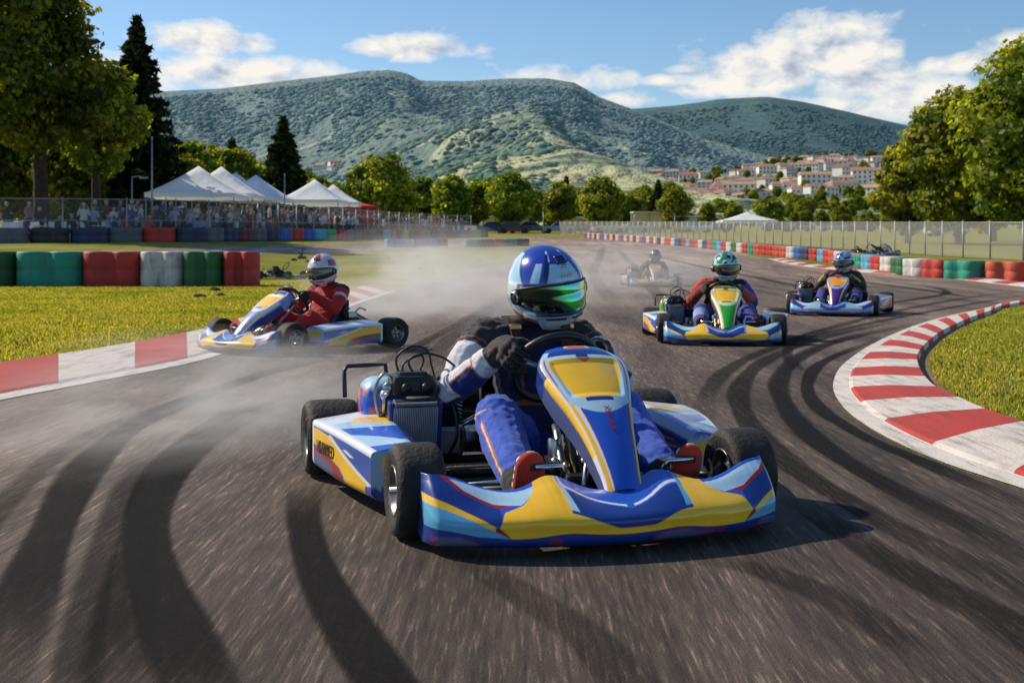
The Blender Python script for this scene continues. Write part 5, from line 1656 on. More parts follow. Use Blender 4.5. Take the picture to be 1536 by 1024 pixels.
for px, top, Y, k, lab in row:
    x = at(px, Y); z = tzf(x, Y); hh = zpx(top, Y) - z
    tree(protos[k], lab, x, Y, 'broadleaf_tree', sc=hh / 10, rz=px * .7)
rd = random.Random(8)
bk = 'trees of the woodland belt behind the circuit'
def belt(px, top, Y, k, lab, fr=False):
    x = at(px, Y); z = tzf(x, Y); hh = max(2.5, zpx(top, Y) - z)
    tree((firs if fr else protos)[k], lab, x, Y, 'spruce_tree' if fr else 'broadleaf_tree', group=bk, sc=hh / 10, rz=rd.uniform(0, 6))
for px, top in ((282, 208), (305, 214), (330, 222), (352, 218), (376, 232), (392, 240), (262, 225), (318, 236), (455, 256), (478, 262), (500, 268), (520, 272), (440, 262)):
    belt(px, top, rd.uniform(150, 190), rd.randrange(4), 'background tree rising over the tent roofs on the left', False)
for px, top in ((270, 212), (348, 210), (366, 226)):
    belt(px, top, 170, rd.randrange(2), 'dark pointed conifer among the trees over the tents', True)
for px in range(610, 1010, 15):
    fr = rd.random() < .22
    belt(px + rd.uniform(-5, 5), rd.uniform(262, 296), rd.uniform(200, 280), rd.randrange(2 if fr else 4), 'dark conifer in the belt behind the middle row' if fr else 'background tree in the belt behind the middle row', fr)
for px in range(1020, 1345, 13):
    belt(px + rd.uniform(-5, 5), rd.uniform(313, 332), rd.uniform(210, 290), rd.randrange(4), 'background tree below the hillside houses')
for px in (1335, 1352, 1400, 1470, 1530, 1580): belt(px, rd.uniform(270, 320), rd.uniform(130, 180), rd.randrange(4), 'background tree seen through the right-hand fence')
for px in (-60, -20, 40, 90, 130, 170, 225): belt(px, rd.uniform(225, 260), rd.uniform(110, 150), rd.randrange(4), 'background tree behind the shaded spectator seats')

# ------------------------------------------------------------------ town hillside
town = [(480, 352), (600, 346), (700, 334), (800, 312), (880, 288), (940, 272), (1000, 264), (1060, 262), (1120, 254), (1180, 243), (1240, 237), (1340, 234), (1500, 238), (1800, 252), (2200, 262)]
def town_pt(px, t):
    Y = 300 + 560 * t ** 1.15; X = at(px, Y); top = interp(town, px)
    py = 349 + (top - 349) * t
    z = zpx(py, Y) + 3 * (1 - t) * min(1, t * 5) * fb(X, Y, 60, 4)
    return Vector((X, Y, z))
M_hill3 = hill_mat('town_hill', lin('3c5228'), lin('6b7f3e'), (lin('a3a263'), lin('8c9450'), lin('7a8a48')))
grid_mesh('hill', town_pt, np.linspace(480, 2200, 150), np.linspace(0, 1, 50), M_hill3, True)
def on_town(px, py):
    best = None
    for i in range(80):
        p = town_pt(px, i / 79); q = HY + F * (HC - p.z) / p.y
        if best is None or abs(q - py) < best[0]: best = (abs(q - py), p)
    return best[1]
M_roof = simple('clay_tiles', lin('b88c7a'), .9, var=.4, vscale=1.5, rnd=.2)
M_wall = simple('rendered_wall', lin('efe8de'), .9, var=.12, vscale=.8, rnd=.15)
M_glass = simple('window_glass', (.05, .06, .07), .15, var=.1)
def house_meshes(w, d, h, rh, hip, fl):
    b = MB(); b.box((0, 0, h / 2 - .8), (w, d, h + 1.6), 0); wall = b.mesh('wall', M_wall)
    b = MB(); o = .35; x, y = w / 2 + o, d / 2 + o; k = x * (.55 if hip else 1)
    V = [(-x, -y, h), (x, -y, h), (x, y, h), (-x, y, h), (-k, 0, h + rh), (k, 0, h + rh), (-x, -y, h - .2), (x, -y, h - .2), (x, y, h - .2), (-x, y, h - .2)]
    b.add(V, [(0, 1, 5, 4), (1, 2, 5), (2, 3, 4, 5), (3, 0, 4), (6, 7, 1, 0), (7, 8, 2, 1), (8, 9, 3, 2), (9, 6, 0, 3), (9, 8, 7, 6)], 0)
    roof = b.mesh('roof', M_roof)
    b = MB(); b.box((w * .2, .4, h + rh * .9), (.6, .6, 1.4), 0); chim = b.mesh('chimney', M_wall)
    wb = MB(); wb.box((0, 0, 0), (1.1, .12, 1.35), 0); win = wb.mesh('window', M_glass)
    pos = []
    n = max(2, int(w / 2.8))
    for f_ in range(fl):
        for i in range(n): pos.append((-w / 2 + w * (i + .5) / n, -d / 2 - .03, 1.5 + 2.8 * f_))
    return wall, roof, chim, win, pos
HP = [house_meshes(11, 8, 5.4, 2.0, False, 2), house_meshes(9, 8, 3.4, 1.8, True, 1), house_meshes(14, 9, 5.8, 2.2, True, 2), house_meshes(18, 9, 8.2, 2.0, False, 3)]
HL = ['cream two-storey house with gabled clay-tile roof', 'low cream house with hipped clay-tile roof', 'wide pale house with hipped red roof', 'long three-storey pale block with tiled roof']
def house(k, p, rz, sc, where):
    wall, roof, chim, win, pos = HP[k]
    r = empty('house', p, rz, sc=sc); tag(r, HL[k] + ' ' + where, 'house', 'houses on the hillside')
    link('wall', wall, r); rf = link('roof', roof, r); link('chimney', chim, rf)
    for q in pos: link('window', win, r, q)
rd = random.Random(17)
spots = []
def cluster(n, x0, x1, y0, y1, where, sc, fn=on_town, kk=None, tilt=0):
    tries = 0; k = 0
    while k < n and tries < 3000:
        tries += 1
        u = rd.random(); px = x0 + (x1 - x0) * u; py = rd.uniform(y0, y1) + tilt * (u - .5)
        if all(abs(px - a) > 13 or abs(py - b) > 6 for a, b in spots):
            spots.append((px, py)); k += 1
            p = fn(px, py); house(rd.choice(kk or (0, 0, 1, 2, 2, 0)), p, rd.uniform(-.9, .9), sc * .85 * rd.uniform(.85, 1.15), where)
cluster(15, 945, 1015, 266, 298, 'in the separate left cluster of the village', .85)
cluster(18, 1020, 1105, 262, 306, 'at the lower left of the hillside village', .95)
cluster(34, 1095, 1335, 250, 302, 'in the middle of the hillside village', .9, tilt=-14)
cluster(24, 1150, 1345, 240, 258, 'along the top of the hillside village', .75)
for px, py, k in ((1108, 300, 3), (1150, 262, 2), (1222, 284, 3), (1300, 277, 3), (1085, 293, 2)):
    house(k, on_town(px, py), rd.uniform(-.2, .2), .85, 'standing large at the front of the village')
cluster(5, 472, 505, 250, 258, 'in the small hamlet behind the tents', 1.3, on_hill)
# hillside trees between houses
def hs_tree(px, py, fn, lab, h):
    p = fn(px, py); k = rd.randrange(4)
    tree(protos[k], lab, p.x, p.y, 'broadleaf_tree', group='trees among the hillside houses', sc=h / 10, rz=rd.uniform(0, 6), z=p.z - .3)
for i in range(130):
    px = rd.uniform(940, 1345); lo = interp(town, px)
    hs_tree(px, rd.uniform(lo + 1, 318), on_town, 'dark green tree growing among the hillside houses', rd.uniform(3.5, 6.5))
for i in range(46):
    px = rd.uniform(1010, 1345); hs_tree(px, interp(town, px) + rd.uniform(-.5, 3), on_town, 'tree on the skyline behind the top houses', rd.uniform(3, 6))
for i in range(60):
    px = rd.uniform(700, 1345); hs_tree(px, rd.uniform(max(310, interp(town, px) + 3), 334), on_town, 'leafy tree on the lower slope beneath the village', rd.uniform(4, 7))

# far wood on the main hill: one mass of small crowns
def far_wood(n, seed, fn=hill_point1, x0=60, x1=1420, near=True, big=1.0, label='mixed woodland covering the slopes of the long hill'):
    rg = random.Random(seed); nr = np.random.default_rng(seed); bm = bmesh.new(); bmesh.ops.create_icosphere(bm, subdivisions=0 + 1, radius=1)
    BV = np.array([v.co[:] for v in bm.verts]); BF = np.array([[v.index for v in f.verts] for f in bm.faces]); bm.free()
    V = []; C = []; k = 0; m = len(BV)
    PALF = [np.array(lin(c)) for c in ('466a38', '5a7c42', '708e4c', '38593a', '869e58', '507446')]
    while k < n:
        t = rg.random() ** .85 * .95 + .012; px = rg.uniform(x0, x1)
        if near and px > 840 and t < .32: continue
        d = mnoise.fractal((px * .012, t * 9, seed), 1, 2, 4) + (.75 * t - .42 if near else .12)
        if d < .0 and rg.random() > .10: continue
        p = fn(px, t)
        s = (.75 + 2.4 * rg.random() ** 2.4) * (1 + 1.0 * t) * big
        V.append(BV * np.array([s * rg.uniform(1, 1.5), s, s * rg.uniform(.42, .75)]) * nr.uniform(.8, 1.2, (m, 1)) + np.array([p.x, p.y, p.z + s * .08]))
        hz = min(.70, .20 + p.y / 3600 * 1.1) if near else .52  # distance haze, blended into each crown's colour below
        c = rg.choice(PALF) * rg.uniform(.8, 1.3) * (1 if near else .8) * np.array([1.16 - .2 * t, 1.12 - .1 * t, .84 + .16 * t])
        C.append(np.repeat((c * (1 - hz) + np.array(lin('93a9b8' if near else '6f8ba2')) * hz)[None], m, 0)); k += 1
    V = np.concatenate(V).astype(np.float32); nf = len(BF) * n
    Fc = (BF[None] + (np.arange(n) * m)[:, None, None]).reshape(-1).astype(np.int32)
    me = bpy.data.meshes.new('forest'); me.vertices.add(len(V)); me.vertices.foreach_set('co', V.ravel())
    me.loops.add(nf * 3); me.loops.foreach_set('vertex_index', Fc); me.polygons.add(nf); me.polygons.foreach_set('loop_start', np.arange(0, nf * 3, 3, dtype=np.int32))
    me.polygons.foreach_set('use_smooth', np.ones(nf, bool))
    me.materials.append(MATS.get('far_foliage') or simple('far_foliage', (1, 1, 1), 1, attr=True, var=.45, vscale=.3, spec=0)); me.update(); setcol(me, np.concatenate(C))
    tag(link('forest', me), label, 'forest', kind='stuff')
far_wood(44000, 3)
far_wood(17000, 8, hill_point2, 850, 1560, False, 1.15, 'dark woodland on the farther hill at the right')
# ------------------------------------------------------------------ tyre walls
def block_mat():
    m, nt, b = newmat('painted_tyre_blocks')
    oi = nt('ShaderNodeObjectInfo'); tc = nt('ShaderNodeTexCoord').outputs['Object']
    w = nt('ShaderNodeVectorMath', operation='ADD', ins={0: tc, 1: nt('ShaderNodeCombineXYZ', ins={0: nt.math('MULTIPLY', oi.outputs['Random'], 40)}).outputs[0]}).outputs[0]
    n = nt.noise(w, 4, 5, .65); n2 = nt.noise(nt('ShaderNodeMapping', ins={'Vector': w, 'Scale': (9, 9, 1.2)}).outputs[0], 1, 5, .7)
    col = nt.mix(nt.ramp(n, [(.3, .35), (.55, 0.0)]).outputs[0], oi.outputs['Color'], (.02, .02, .02))
    col = nt.mix(nt.ramp(n2, [(.55, 0.0), (.75, .7)]).outputs[0], col, lin('5a4a40'))
    nt.link(col, b.inputs['Base Color']); b.inputs['Roughness'].default_value = .62
    bn = nt('ShaderNodeBump', ins={'Strength': .5, 'Distance': .02, 'Height': nt.math('ADD', n, n2)}); nt.link(bn.outputs[0], b.inputs['Normal'])
    return m
M_tblock = block_mat()
def block_mesh(w, d, h, lobes, n=14, tiers=2):
    """a wrapped pair of tyre stacks: rounded lobes in plan, tiers separated by a groove"""
    r = w / lobes / 2; pts = []
    for side in (1, -1):
        for k in range(lobes):
            kk = k if side == 1 else lobes - 1 - k
            cx = -w / 2 + r + 2 * r * kk
            for j in range(n):
                a = math.pi * (1 - j / (n - 1)) if side == 1 else -math.pi * (j / (n - 1))
                x, y = math.cos(a), math.sin(a)
                outer = (kk == 0 and x < 0) or (kk == lobes - 1 and x > 0)
                yy = y * (d / 2) if outer else math.copysign(max(abs(y), .66) * d / 2, y)
                pts.append((cx + x * r, -yy if False else yy))
    b = MB(); prof = []
    for t in range(tiers):
        z0, z1 = h * t / tiers, h * (t + 1) / tiers
        prof += [(z0 + .004, .955), (z0 + .03, .992), ((z0 + z1) / 2, 1.0), (z1 - .03, .992), (z1 - .004, .955)]
    prof += [(h, .90), (h + .004, .60), (h - .015, .5), (h - .02, .01)]
    k = len(pts); V = []; Fc = []
    for z, s in prof:
        for x, y in pts:
            V.append((x - math.copysign(min(abs(x), r) * (1 - s), x), y * s, z) if s > .85 else (x * s, y * s, z))
    for i in range(len(prof) - 1):
        for j in range(k): Fc.append((i * k + j, i * k + (j + 1) % k, (i + 1) * k + (j + 1) % k, (i + 1) * k + j))
    b.add(V, Fc, 0, True)
    me = b.mesh('tyre_block', M_tblock)
    bm = bmesh.new(); bm.from_mesh(me); bmesh.ops.remove_doubles(bm, verts=bm.verts, dist=.0005); bmesh.ops.recalc_face_normals(bm, faces=bm.faces); bm.to_mesh(me); bm.free()
    return me
CN = dict(green=lin('2c6b3a'), teal=lin('1f8f78'), red=lin('b8332a'), white=lin('cfcac4'), orange=lin('c4543a'), blue=lin('2d63b0'), sky=lin('5fa8cc'), navy=lin('2a3658'),
          grey=lin('5b5c66'), black=lin('25262c'), yellow=lin('c8b23c'), pgreen=lin('58b878'), dgreen=lin('22502a'), maroon=lin('6a2a2c'))
def block(me, x, y, rz, c, label, group, sc=(1, 1, 1), z=None):
    o = link('tyre_block', me, None, (x, y, (tzf(x, y) if z is None else z) - .01), rz, sc); o.color = (*CN[c], 1)
    return tag(o, label, 'tyre wall', group)
# big blocks on the left verge
bm2 = block_mesh(1, .82, .74, 2)
lb = [(-42, 27, 'dgreen', 'dark green tyre wall block cut off by the left picture edge'), (27, 128, 'teal', 'teal tyre wall block, widest of the left verge row'), (127, 214, 'red', 'long red tyre wall block left of the white one'),
      (213, 278, 'white', 'dirty white tyre wall block with black scuffs'), (277, 338, 'green', 'green tyre wall block right of the white one'), (337, 389, 'red', 'red tyre wall block at the right end of the left verge row')]
for x0, x1, c, l in lb:
    Y = 25.3; w = (x1 - x0) / F * Y
    block(bm2, at((x0 + x1) / 2, Y), Y, 0, c, l, 'tyre blocks on the left verge', (w, 1, 1))
# row around the right-hand bend
def along(path, d): return resample([tuple(G(*p).xy) for p in path], d)
bm3 = block_mesh(1.06, .62, .46, 2, 10)
path = [(1720, 428), (1536, 421.5), (1440, 418.5), (1370, 413), (1300, 403), (1240, 392), (1160, 383), (1080, 374.5), (1000, 366.5), (930, 360.8), (880, 357)]
seq = ['orange', 'red', 'red', 'orange', 'teal', 'red', 'white', 'green', 'white', 'red', 'sky', 'teal', 'orange', 'navy', 'white', 'orange', 'red', 'sky', 'red', 'navy', 'blue', 'white', 'orange']
Pp = along(path, 1.09)
nm = {}
for i, p in enumerate(Pp):
    a, b_ = Pp[max(i - 1, 0)], Pp[min(i + 1, len(Pp) - 1)]
    c = seq[i % len(seq)] if i < 46 else ('white', 'red', 'white', 'blue', 'orange', 'white', 'maroon')[i % 7]
    nm[c] = nm.get(c, 0) + 1
    wh = 'near the right edge of the picture' if i < 9 else ('around the outside of the right bend' if i < 26 else 'on the far stretch of the right-hand row')
    block(bm3, p[0], p[1], math.atan2(b_[1] - a[1], b_[0] - a[0]), c, f'{c} tyre wall block {wh}', 'tyre blocks around the right bend')
# spectator side wall
bm4 = block_mesh(1.7, .7, .68, 2, 8)
spath = [(-120, 366), (0, 365), (120, 364), (300, 362.5), (500, 360), (640, 357.5), (700, 356.5), (724, 355.8)]
SP = [tuple(G(*p).xy) for p in spath]
Pp = resample(SP, 1.72)
seq = ['navy', 'black', 'grey', 'black', 'navy', 'grey', 'red', 'navy', 'grey', 'navy', 'maroon', 'grey', 'navy', 'blue', 'red', 'blue', 'sky', 'pgreen', 'red', 'grey', 'navy', 'maroon', 'grey', 'black', 'sky', 'orange', 'navy', 'yellow', 'dgreen', 'maroon', 'orange', 'teal', 'black', 'red', 'black', 'navy', 'blue', 'orange', 'pgreen', 'maroon', 'black', 'navy', 'blue', 'blue', 'sky', 'black', 'blue', 'navy', 'red', 'blue', 'maroon', 'black']
for i, p in enumerate(Pp):
    a, b_ = Pp[max(i - 1, 0)], Pp[min(i + 1, len(Pp) - 1)]
    c = seq[i % len(seq)]
    wh = 'under the shaded left end of the spectator fence' if i < 10 else ('below the tents in the spectator wall' if i < 26 else 'at the far end of the spectator wall')
    block(bm4, p[0], p[1], math.atan2(b_[1] - a[1], b_[0] - a[0]), c, f'{c} tyre block {wh}', 'tyre blocks of the spectator wall')
# short rows on the grass island
for px0, px1, py, cols, nm_ in ((581, 668, 370.5, ['sky', 'white', 'blue', 'blue', 'maroon'], 'left'), (699, 792, 370.5, ['teal', 'maroon', 'orange', 'teal', 'black'], 'right')):
    A_, B_ = G(px0, py), G(px1, py - 1.5)
    n = len(cols)
    for i, c in enumerate(cols):
        p = A_.lerp(B_, (i + .5) / n)
        block(bm3, p.x, p.y, math.atan2(B_.y - A_.y, B_.x - A_.x), c, f'{c} tyre block in the short {nm_} row on the grass island', 'tyre blocks on the grass island', ((B_ - A_).length / n / 1.06, 1, .95))

# ------------------------------------------------------------------ fences
def fence(name, label, path, h, step, M_w, rails=(1.0,), post_r=.035, mids=True, zoff=0):
    Q = resample(path, step); r = empty(name, (Q[0][0], Q[0][1], tzf(*Q[0][:2]))); tag(r, label, 'fence')
    o = Vector(r.location)
    b = MB(); b.tube([(0, 0, -.3), (0, 0, h + .05)], post_r, 0, 7); b.lathe([(post_r * 1.2, 0), (.001, .03)], (0, 0, h + .05), n=7, m=0); pm = b.mesh('post', M_galv)
    gz = [tzf(q[0], q[1]) for q in Q]
    for q, z in zip(Q, gz): link('post', pm, r, Vector((q[0], q[1], z)) - o)
    for k in rails:
        b = MB(); b.tube([Vector((q[0], q[1], z + h * k)) - o for q, z in zip(Q, gz)], .022, 0, 6); b.build('rail', M_galv, r)
    V = []; Fc = []; UV = []; L = arc([(q[0], q[1]) for q in Q])
    for q, z, l in zip(Q, gz, L):
        for t in (.03, .985): V.append(Vector((q[0], q[1] + .03, z + h * t)) - o); UV.append((l, h * t))
    for i in range(len(Q) - 1): Fc.append((2 * i, 2 * i + 2, 2 * i + 3, 2 * i + 1))
    me = mkmesh('wire_panel', V, Fc, M_w); uv = me.uv_layers.new(name='UVMap')
    for p in me.polygons:
        for li, vi in zip(p.loop_indices, p.vertices): uv.data[li].uv = UV[vi]
    link('wire_panel', me, r)
    return Q
def offset(path, d):
    out = []
    for i, p in enumerate(path):
        a, b_ = path[max(i - 1, 0)], path[min(i + 1, len(path) - 1)]
        v = Vector((b_[0] - a[0], b_[1] - a[1])).normalized(); out.append((p[0] - v.y * d, p[1] + v.x * d))
    return out
SPs = [tuple(p) for p in resample(spline(SP, 60), 2.0)]
fence('wire_fence', 'tall wire fence on steel posts in front of the spectators', offset(SPs, 1.2), 2.0, 2.9, M_wire2, (.99, .5, .06), .03)
rpath = [tuple(G(*p).xy) for p in [(1760, 402), (1640, 396), (1536, 391.5), (1440, 387), (1340, 380), (1240, 373), (1150, 367), (1060, 361.5), (980, 357), (900, 353.5), (840, 351.5)]]
fence('wire_fence', 'long wire mesh fence receding behind the right-hand tyre blocks', [tuple(p) for p in spline(rpath, 50)], 1.42, 1.75, M_wire, (.99,), .032)

# ------------------------------------------------------------------ tents
def tent(px, Y, w, d, eave, apex, label, c=None, name='canopy_tent', group='white tents over the spectators'):
    x = at(px, Y); z = tzf(x, Y); r = empty(name, (x, Y, z), rd.uniform(-.12, .12)); w *= .95; tag(r, label, 'tent' if name == 'canopy_tent' else name, group)
    b = MB(); n = 12; V = []; Fc = []
    for i in range(n + 1):
        for j in range(n + 1):
            u, v = -1 + 2 * i / n, -1 + 2 * j / n; m = max(abs(u), abs(v)); k = 1 - m
            sag = .10 * math.sin(math.pi * m) * (1 - .6 * (1 - abs(abs(u) - abs(v)) / max(m, .01)))
            V.append((u * w / 2, v * d / 2, eave + (apex - eave) * k ** 1.12 - sag + .015 * math.sin(u * 23) * math.sin(v * 19)))
    for i in range(n):
        for j in range(n): Fc.append((i * (n + 1) + j, (i + 1) * (n + 1) + j, (i + 1) * (n + 1) + j + 1, i * (n + 1) + j + 1))
    b.add(V, Fc, 0, True); b.build('roof', c or M_canvas, r)
    b = MB(); q = [(-w / 2, -d / 2), (w / 2, -d / 2), (w / 2, d / 2), (-w / 2, d / 2)]; V = []; Fc = []
    for k in range(4):
        a, e = q[k], q[(k + 1) % 4]
        for i in range(9):
            t = i / 8; s = len(V)
            V += [(a[0] + (e[0] - a[0]) * t, a[1] + (e[1] - a[1]) * t, eave + .01), (a[0] + (e[0] - a[0]) * t, a[1] + (e[1] - a[1]) * t, eave - .24 - .03 * math.sin(i * 2.4))]
            if i: Fc.append((s - 2, s, s + 1, s - 1))
    b.add(V, Fc, 0); b.build('valance', c or M_canvas, r)
    b = MB(); b.box((0, 0, eave / 2), (.05, .05, eave), 0); b.box((0, 0, .02), (.16, .16, .02), 0); lm = b.mesh('leg', M_galv)
    for a in q: link('leg', lm, r, (a[0] * .97, a[1] * .97, 0))
M_redcanvas = simple('red_canvas', lin('c22a20'), .8, var=.2, vscale=2)
tent(298, 67, 5.1, 4.4, 2.45, 4.05, 'largest white canopy tent, nearest the track on the left')
tent(332, 72, 4.8, 4.4, 2.55, 4.25, 'white tent peak rising just behind the largest tent')
tent(354, 79, 4.4, 4.4, 2.6, 4.2, 'third white tent peak half hidden by those in front')
tent(384, 78, 4.2, 4.2, 2.45, 4.0, 'white tent right of the largest one, left of the lone spruce')
tent(472, 90, 4.8, 4.2, 2.55, 4.15, 'white tent standing apart on the right of the tent row')
tent(500, 97, 4.6, 4.4, 2.5, 4.0, 'rearmost white tent behind the right-hand one')
tent(539, 103, 3.4, 3.0, 2.35, 2.75, 'flat red awning right of the white tents', M_redcanvas, 'awning', None)
tent(1120, 138, 6.6, 5.0, 1.55, 2.55, 'low white marquee beyond the far fence on the right', None, 'marquee', None)

# ------------------------------------------------------------------ spectators
def randcol(name, stops):
    m, nt, b = newmat(name); oi = nt('ShaderNodeObjectInfo').outputs['Random']
    f = nt.math('FRACT', nt.math('MULTIPLY', oi, len(name) * 1.37 + .5))
    r = nt.ramp(f, [(i / len(stops), lin(c)) for i, c in enumerate(stops)], 'CONSTANT'); nt.link(r.outputs[0], b.inputs['Base Color']); b.inputs['Roughness'].default_value = .9
    return m
M_shirt = randcol('crowd_shirts', ['c9c6c4', '3a4a6c', '7a3a34', 'd8d4ce', '2a2c34', '8fa2bc', '9a7a66', '4a5c7c', 'b8583c', '55504c', 'e0dcd4', '6c4a52'])
M_trou = randcol('crowd_trousers', ['2a2e3c', '3c4660', '1c1c20', '5a5248', '34405c', '24242a'])
M_hair = randcol('crowd_hair', ['1c1410', '3a2618', '120e0c', '5a4028', 'a89c90', '2a1c12', 'c8c0b0'])
def fig(pose, seed):
    b = MB(); rr = random.Random(seed); V3 = Vector
    if pose == 'stand':
        hip = .92; sh = 1.42
        for s in (-1, 1):
            limb(b, [(s * .10, 0, hip), (s * .11, -.02, .5), (s * .12, .02, .08)], [.095, .07, .05]); limb(b, [(s * .12, .03, .05), (s * .13, -.13, .045)], [.05, .045])
        hy = 0; hips = (0, 0, hip)
    else:
        hip = .48; sh = .98
        for s in (-1, 1):
            limb(b, [(s * .10, 0, hip), (s * .13, -.40, .50)], [.095, .075]); limb(b, [(s * .13, -.40, .49), (s * .14, -.42, .08)], [.075, .05]); limb(b, [(s * .14, -.40, .05), (s * .15, -.55, .045)], [.05, .045])
    fw = (0, -1, 0)
    loft(b, [((0, 0, hip - .08), .15, .11, fw), ((0, 0, hip + .08), .165, .115, fw), ((0, -.01, hip + .25), .155, .11, fw), ((0, -.01, sh - .08), .19, .12, fw), ((0, 0, sh), .17, .09, fw), ((0, 0, sh + .06), .07, .06, fw)])
    limb(b, [(0, 0, sh), (0, -.02, sh + .12)], [.06, .055]); limb(b, [(0, -.02, sh + .17), (0, -.015, sh + .235)], [.095, .10])
    b.ball((0, -.115, sh + .18), .018, 0, 6)
    for s in (-1, 1):
        up = rr.random()
        el = V3((s * .27, -.02, sh - .28)); w = V3((s * (.24 if up < .5 else .10), -.10 if up < .5 else -.28, sh - .50 if up < .5 else sh - .22))
        if up > .85: w = V3((s * .16, -.22, sh + .10))
        limb(b, [(s * .19, 0, sh - .03), el, w], [.062, .05, .038]); limb(b, [w, w + (w - el).normalized() * .09], [.036, .03])
    me = remesh(b, .022, 3)
    for m in (M_shirt, M_trou, M_hair): me.materials.append(m)
    me.materials.clear()
    for m in (M_skin, M_shirt, M_trou, M_hair, M_black): me.materials.append(m)
    mi = []
    for p in me.polygons:
        c = p.center
        if c.z > sh + .255 or (c.z > sh + .12 and c.y > .0 + .02 * rr.random()): k = 3
        elif c.z > sh + .07: k = 0
        elif c.z > hip + .02: k = 1 if (abs(c.x) < .3 and (abs(c.x) < .22 or c.z > sh - .38)) else 0
        elif c.z > .10: k = 2
        else: k = 4
        if pose == 'stand' and abs(c.x) > .21 and c.z < sh - .22: k = 0
        if c.z < hip + .02 and c.z > .1 and abs(c.x) > .2 and pose == 'stand': k = 0
        mi.append(k)
    me.polygons.foreach_set('material_index', mi); me.polygons.foreach_set('use_smooth', [True] * len(mi))
    return me
FS = [fig('stand', s) for s in (1, 2, 5, 9)]; FT = [fig('sit', s) for s in (3, 6)]
rd = random.Random(77)
def chair_meshes():
    b = MB(); b.box((0, 0, .44), (.44, .42, .035), 0, bev=.012); seat = b.mesh('seat', M_white)
    b = MB(); b.box((0, .22, .70), (.42, .03, .48), 0, Matrix.Rotation(R(-10), 3, 'X'), bev=.012); back = b.mesh('backrest', M_white)
    b = MB(); b.tube([(0, 0, .44), (0, 0, 0)], .017, 0, 6); leg = b.mesh('leg', M_white)
    return seat, back, leg
CS = chair_meshes()
def chair(x, y, rz, label):
    r = empty('chair', (x, y, tzf(x, y)), rz); tag(r, label, 'chair', 'white chairs by the spectator fence')
    link('seat', CS[0], r); link('backrest', CS[1], r)
    for a in (-.18, .18):
        for c in (-.17, .17): link('leg', CS[2], r, (a, c, 0))
def on_line(t, d):
    L = arc(SPs); q = t * L[-1]
    x = np.interp(q, L, [p[0] for p in SPs]); y = np.interp(q, L, [p[1] for p in SPs])
    x2 = np.interp(q + .5, L, [p[0] for p in SPs]); y2 = np.interp(q + .5, L, [p[1] for p in SPs])
    v = Vector((x2 - x, y2 - y)); v = v.normalized() if v.length > 1e-6 else Vector((.25, .97))
    return x - v.y * d, y + v.x * d, v
def spectator(x, y, rz, sit, label, sc=1, z=0):
    o = link('person', rd.choice(FT if sit else FS), None, (x, y, tzf(x, y) + z), rz, sc * rd.uniform(.92, 1.06)); tag(o, label, 'spectator', 'spectators behind the fence')
NSP = 0
for i in range(460):
    if NSP >= 285: break
    t = rd.random() ** .95
    d = rd.choice((1.9, 2.6, 3.3, 4.0, 4.8)) + rd.uniform(-.25, .25)
    x, y, v = on_line(t, d)
    px = CX + F * x / y
    if px < -20 or px > 740: continue
    if px < 170 and rd.random() < .6: continue
    NSP += 1
    face = math.atan2(v.y, v.x) + math.pi * 0 + rd.uniform(-.5, .5)
    sit = px < 420 and rd.random() < .45
    lab = ('seated spectator behind the fence below the tents' if sit else 'standing spectator in the crowd behind the fence')
    if px < 200: lab = 'seated spectator in tree shade at the left' if sit else 'standing spectator in tree shade at the left'
    if px > 540: lab = 'standing spectator at the far end of the fence'
    if sit:
        cx, cy = x, y
        r = face
        spectator(x, y, r, True, lab); chair(x, y, r, 'white plastic chair under a seated spectator' if px > 200 else 'white plastic chair under a spectator in the tree shade')
    else: spectator(x, y, face, False, lab, z=.25 if d > 3.5 else 0)
for px, d, a in ((8, 2.2, .4), (24, 2.6, .2), (48, 2.2, -.5), (90, 2.4, .8), (112, 2.9, .1), (138, 2.2, .5), (158, 2.6, -.2), (180, 2.3, .9), (36, 3.4, .3), (70, 3.6, 0)):
    t = (px + 120) / 1000 * .42
    x, y, v = on_line(t, d); chair(x, y, math.atan2(v.y, v.x) + a, 'empty white plastic chair in the tree shade at the left')
def table(px, d, label):
    x, y, v = on_line((px + 120) / 1000 * .42, d); r = empty('table', (x, y, tzf(x, y)), math.atan2(v.y, v.x) + 1.57); tag(r, label, 'table')
    b = MB(); b.box((0, 0, .73), (1.8, .75, .04), 0, bev=.012); b.build('tabletop', M_white, r)
    b = MB(); b.tube([(0, 0, .71), (0, 0, 0)], .02, 0, 6); lm = b.mesh('leg', M_galv)
    for sx in (-.8, .8):
        for sy in (-.3, .3): link('leg', lm, r, (sx, sy, 0))
table(60, 2.4, 'long white folding table behind the fence at far left'); table(165, 2.7, 'white folding table between the chairs nearer the tents')
# raised kerb of decking under the back rows
def pole(px, Y, top, label, r_=.05, arm=0, name='lamp_post', cat='post'):
    x = at(px, Y); z = tzf(x, Y); h = zpx(top, Y) - z
    e = empty(name, (x, Y, z)); tag(e, label, cat)
    b = MB(); b.tube([(0, 0, -.2), (0, 0, h)], [r_, r_ * .7], 0, 8); b.build('pole', M_galv, e)
    b = MB()
    if arm: b.tube([(0, 0, h), (arm * .6, 0, h + .05), (arm, 0, h)], .03, 0, 6); b.box((arm, 0, h - .03), (.4, .16, .08), 0, bev=.02); b.build('lamp_head', M_galv, e)
    else: b.ball((0, 0, h), r_ * 1.3, 0, 8); b.build('cap', M_galv, e)
pole(228, 58, 207, 'tall thin steel pole beside the largest tent')
pole(198, 57, 266, 'short lamp post with a side arm left of the tents', .045, .55)
pole(427, 76, 262, 'thin steel pole in front of the lone spruce')
pole(815, 140, 318, 'slim post beyond the track, above the leading driver', .06)
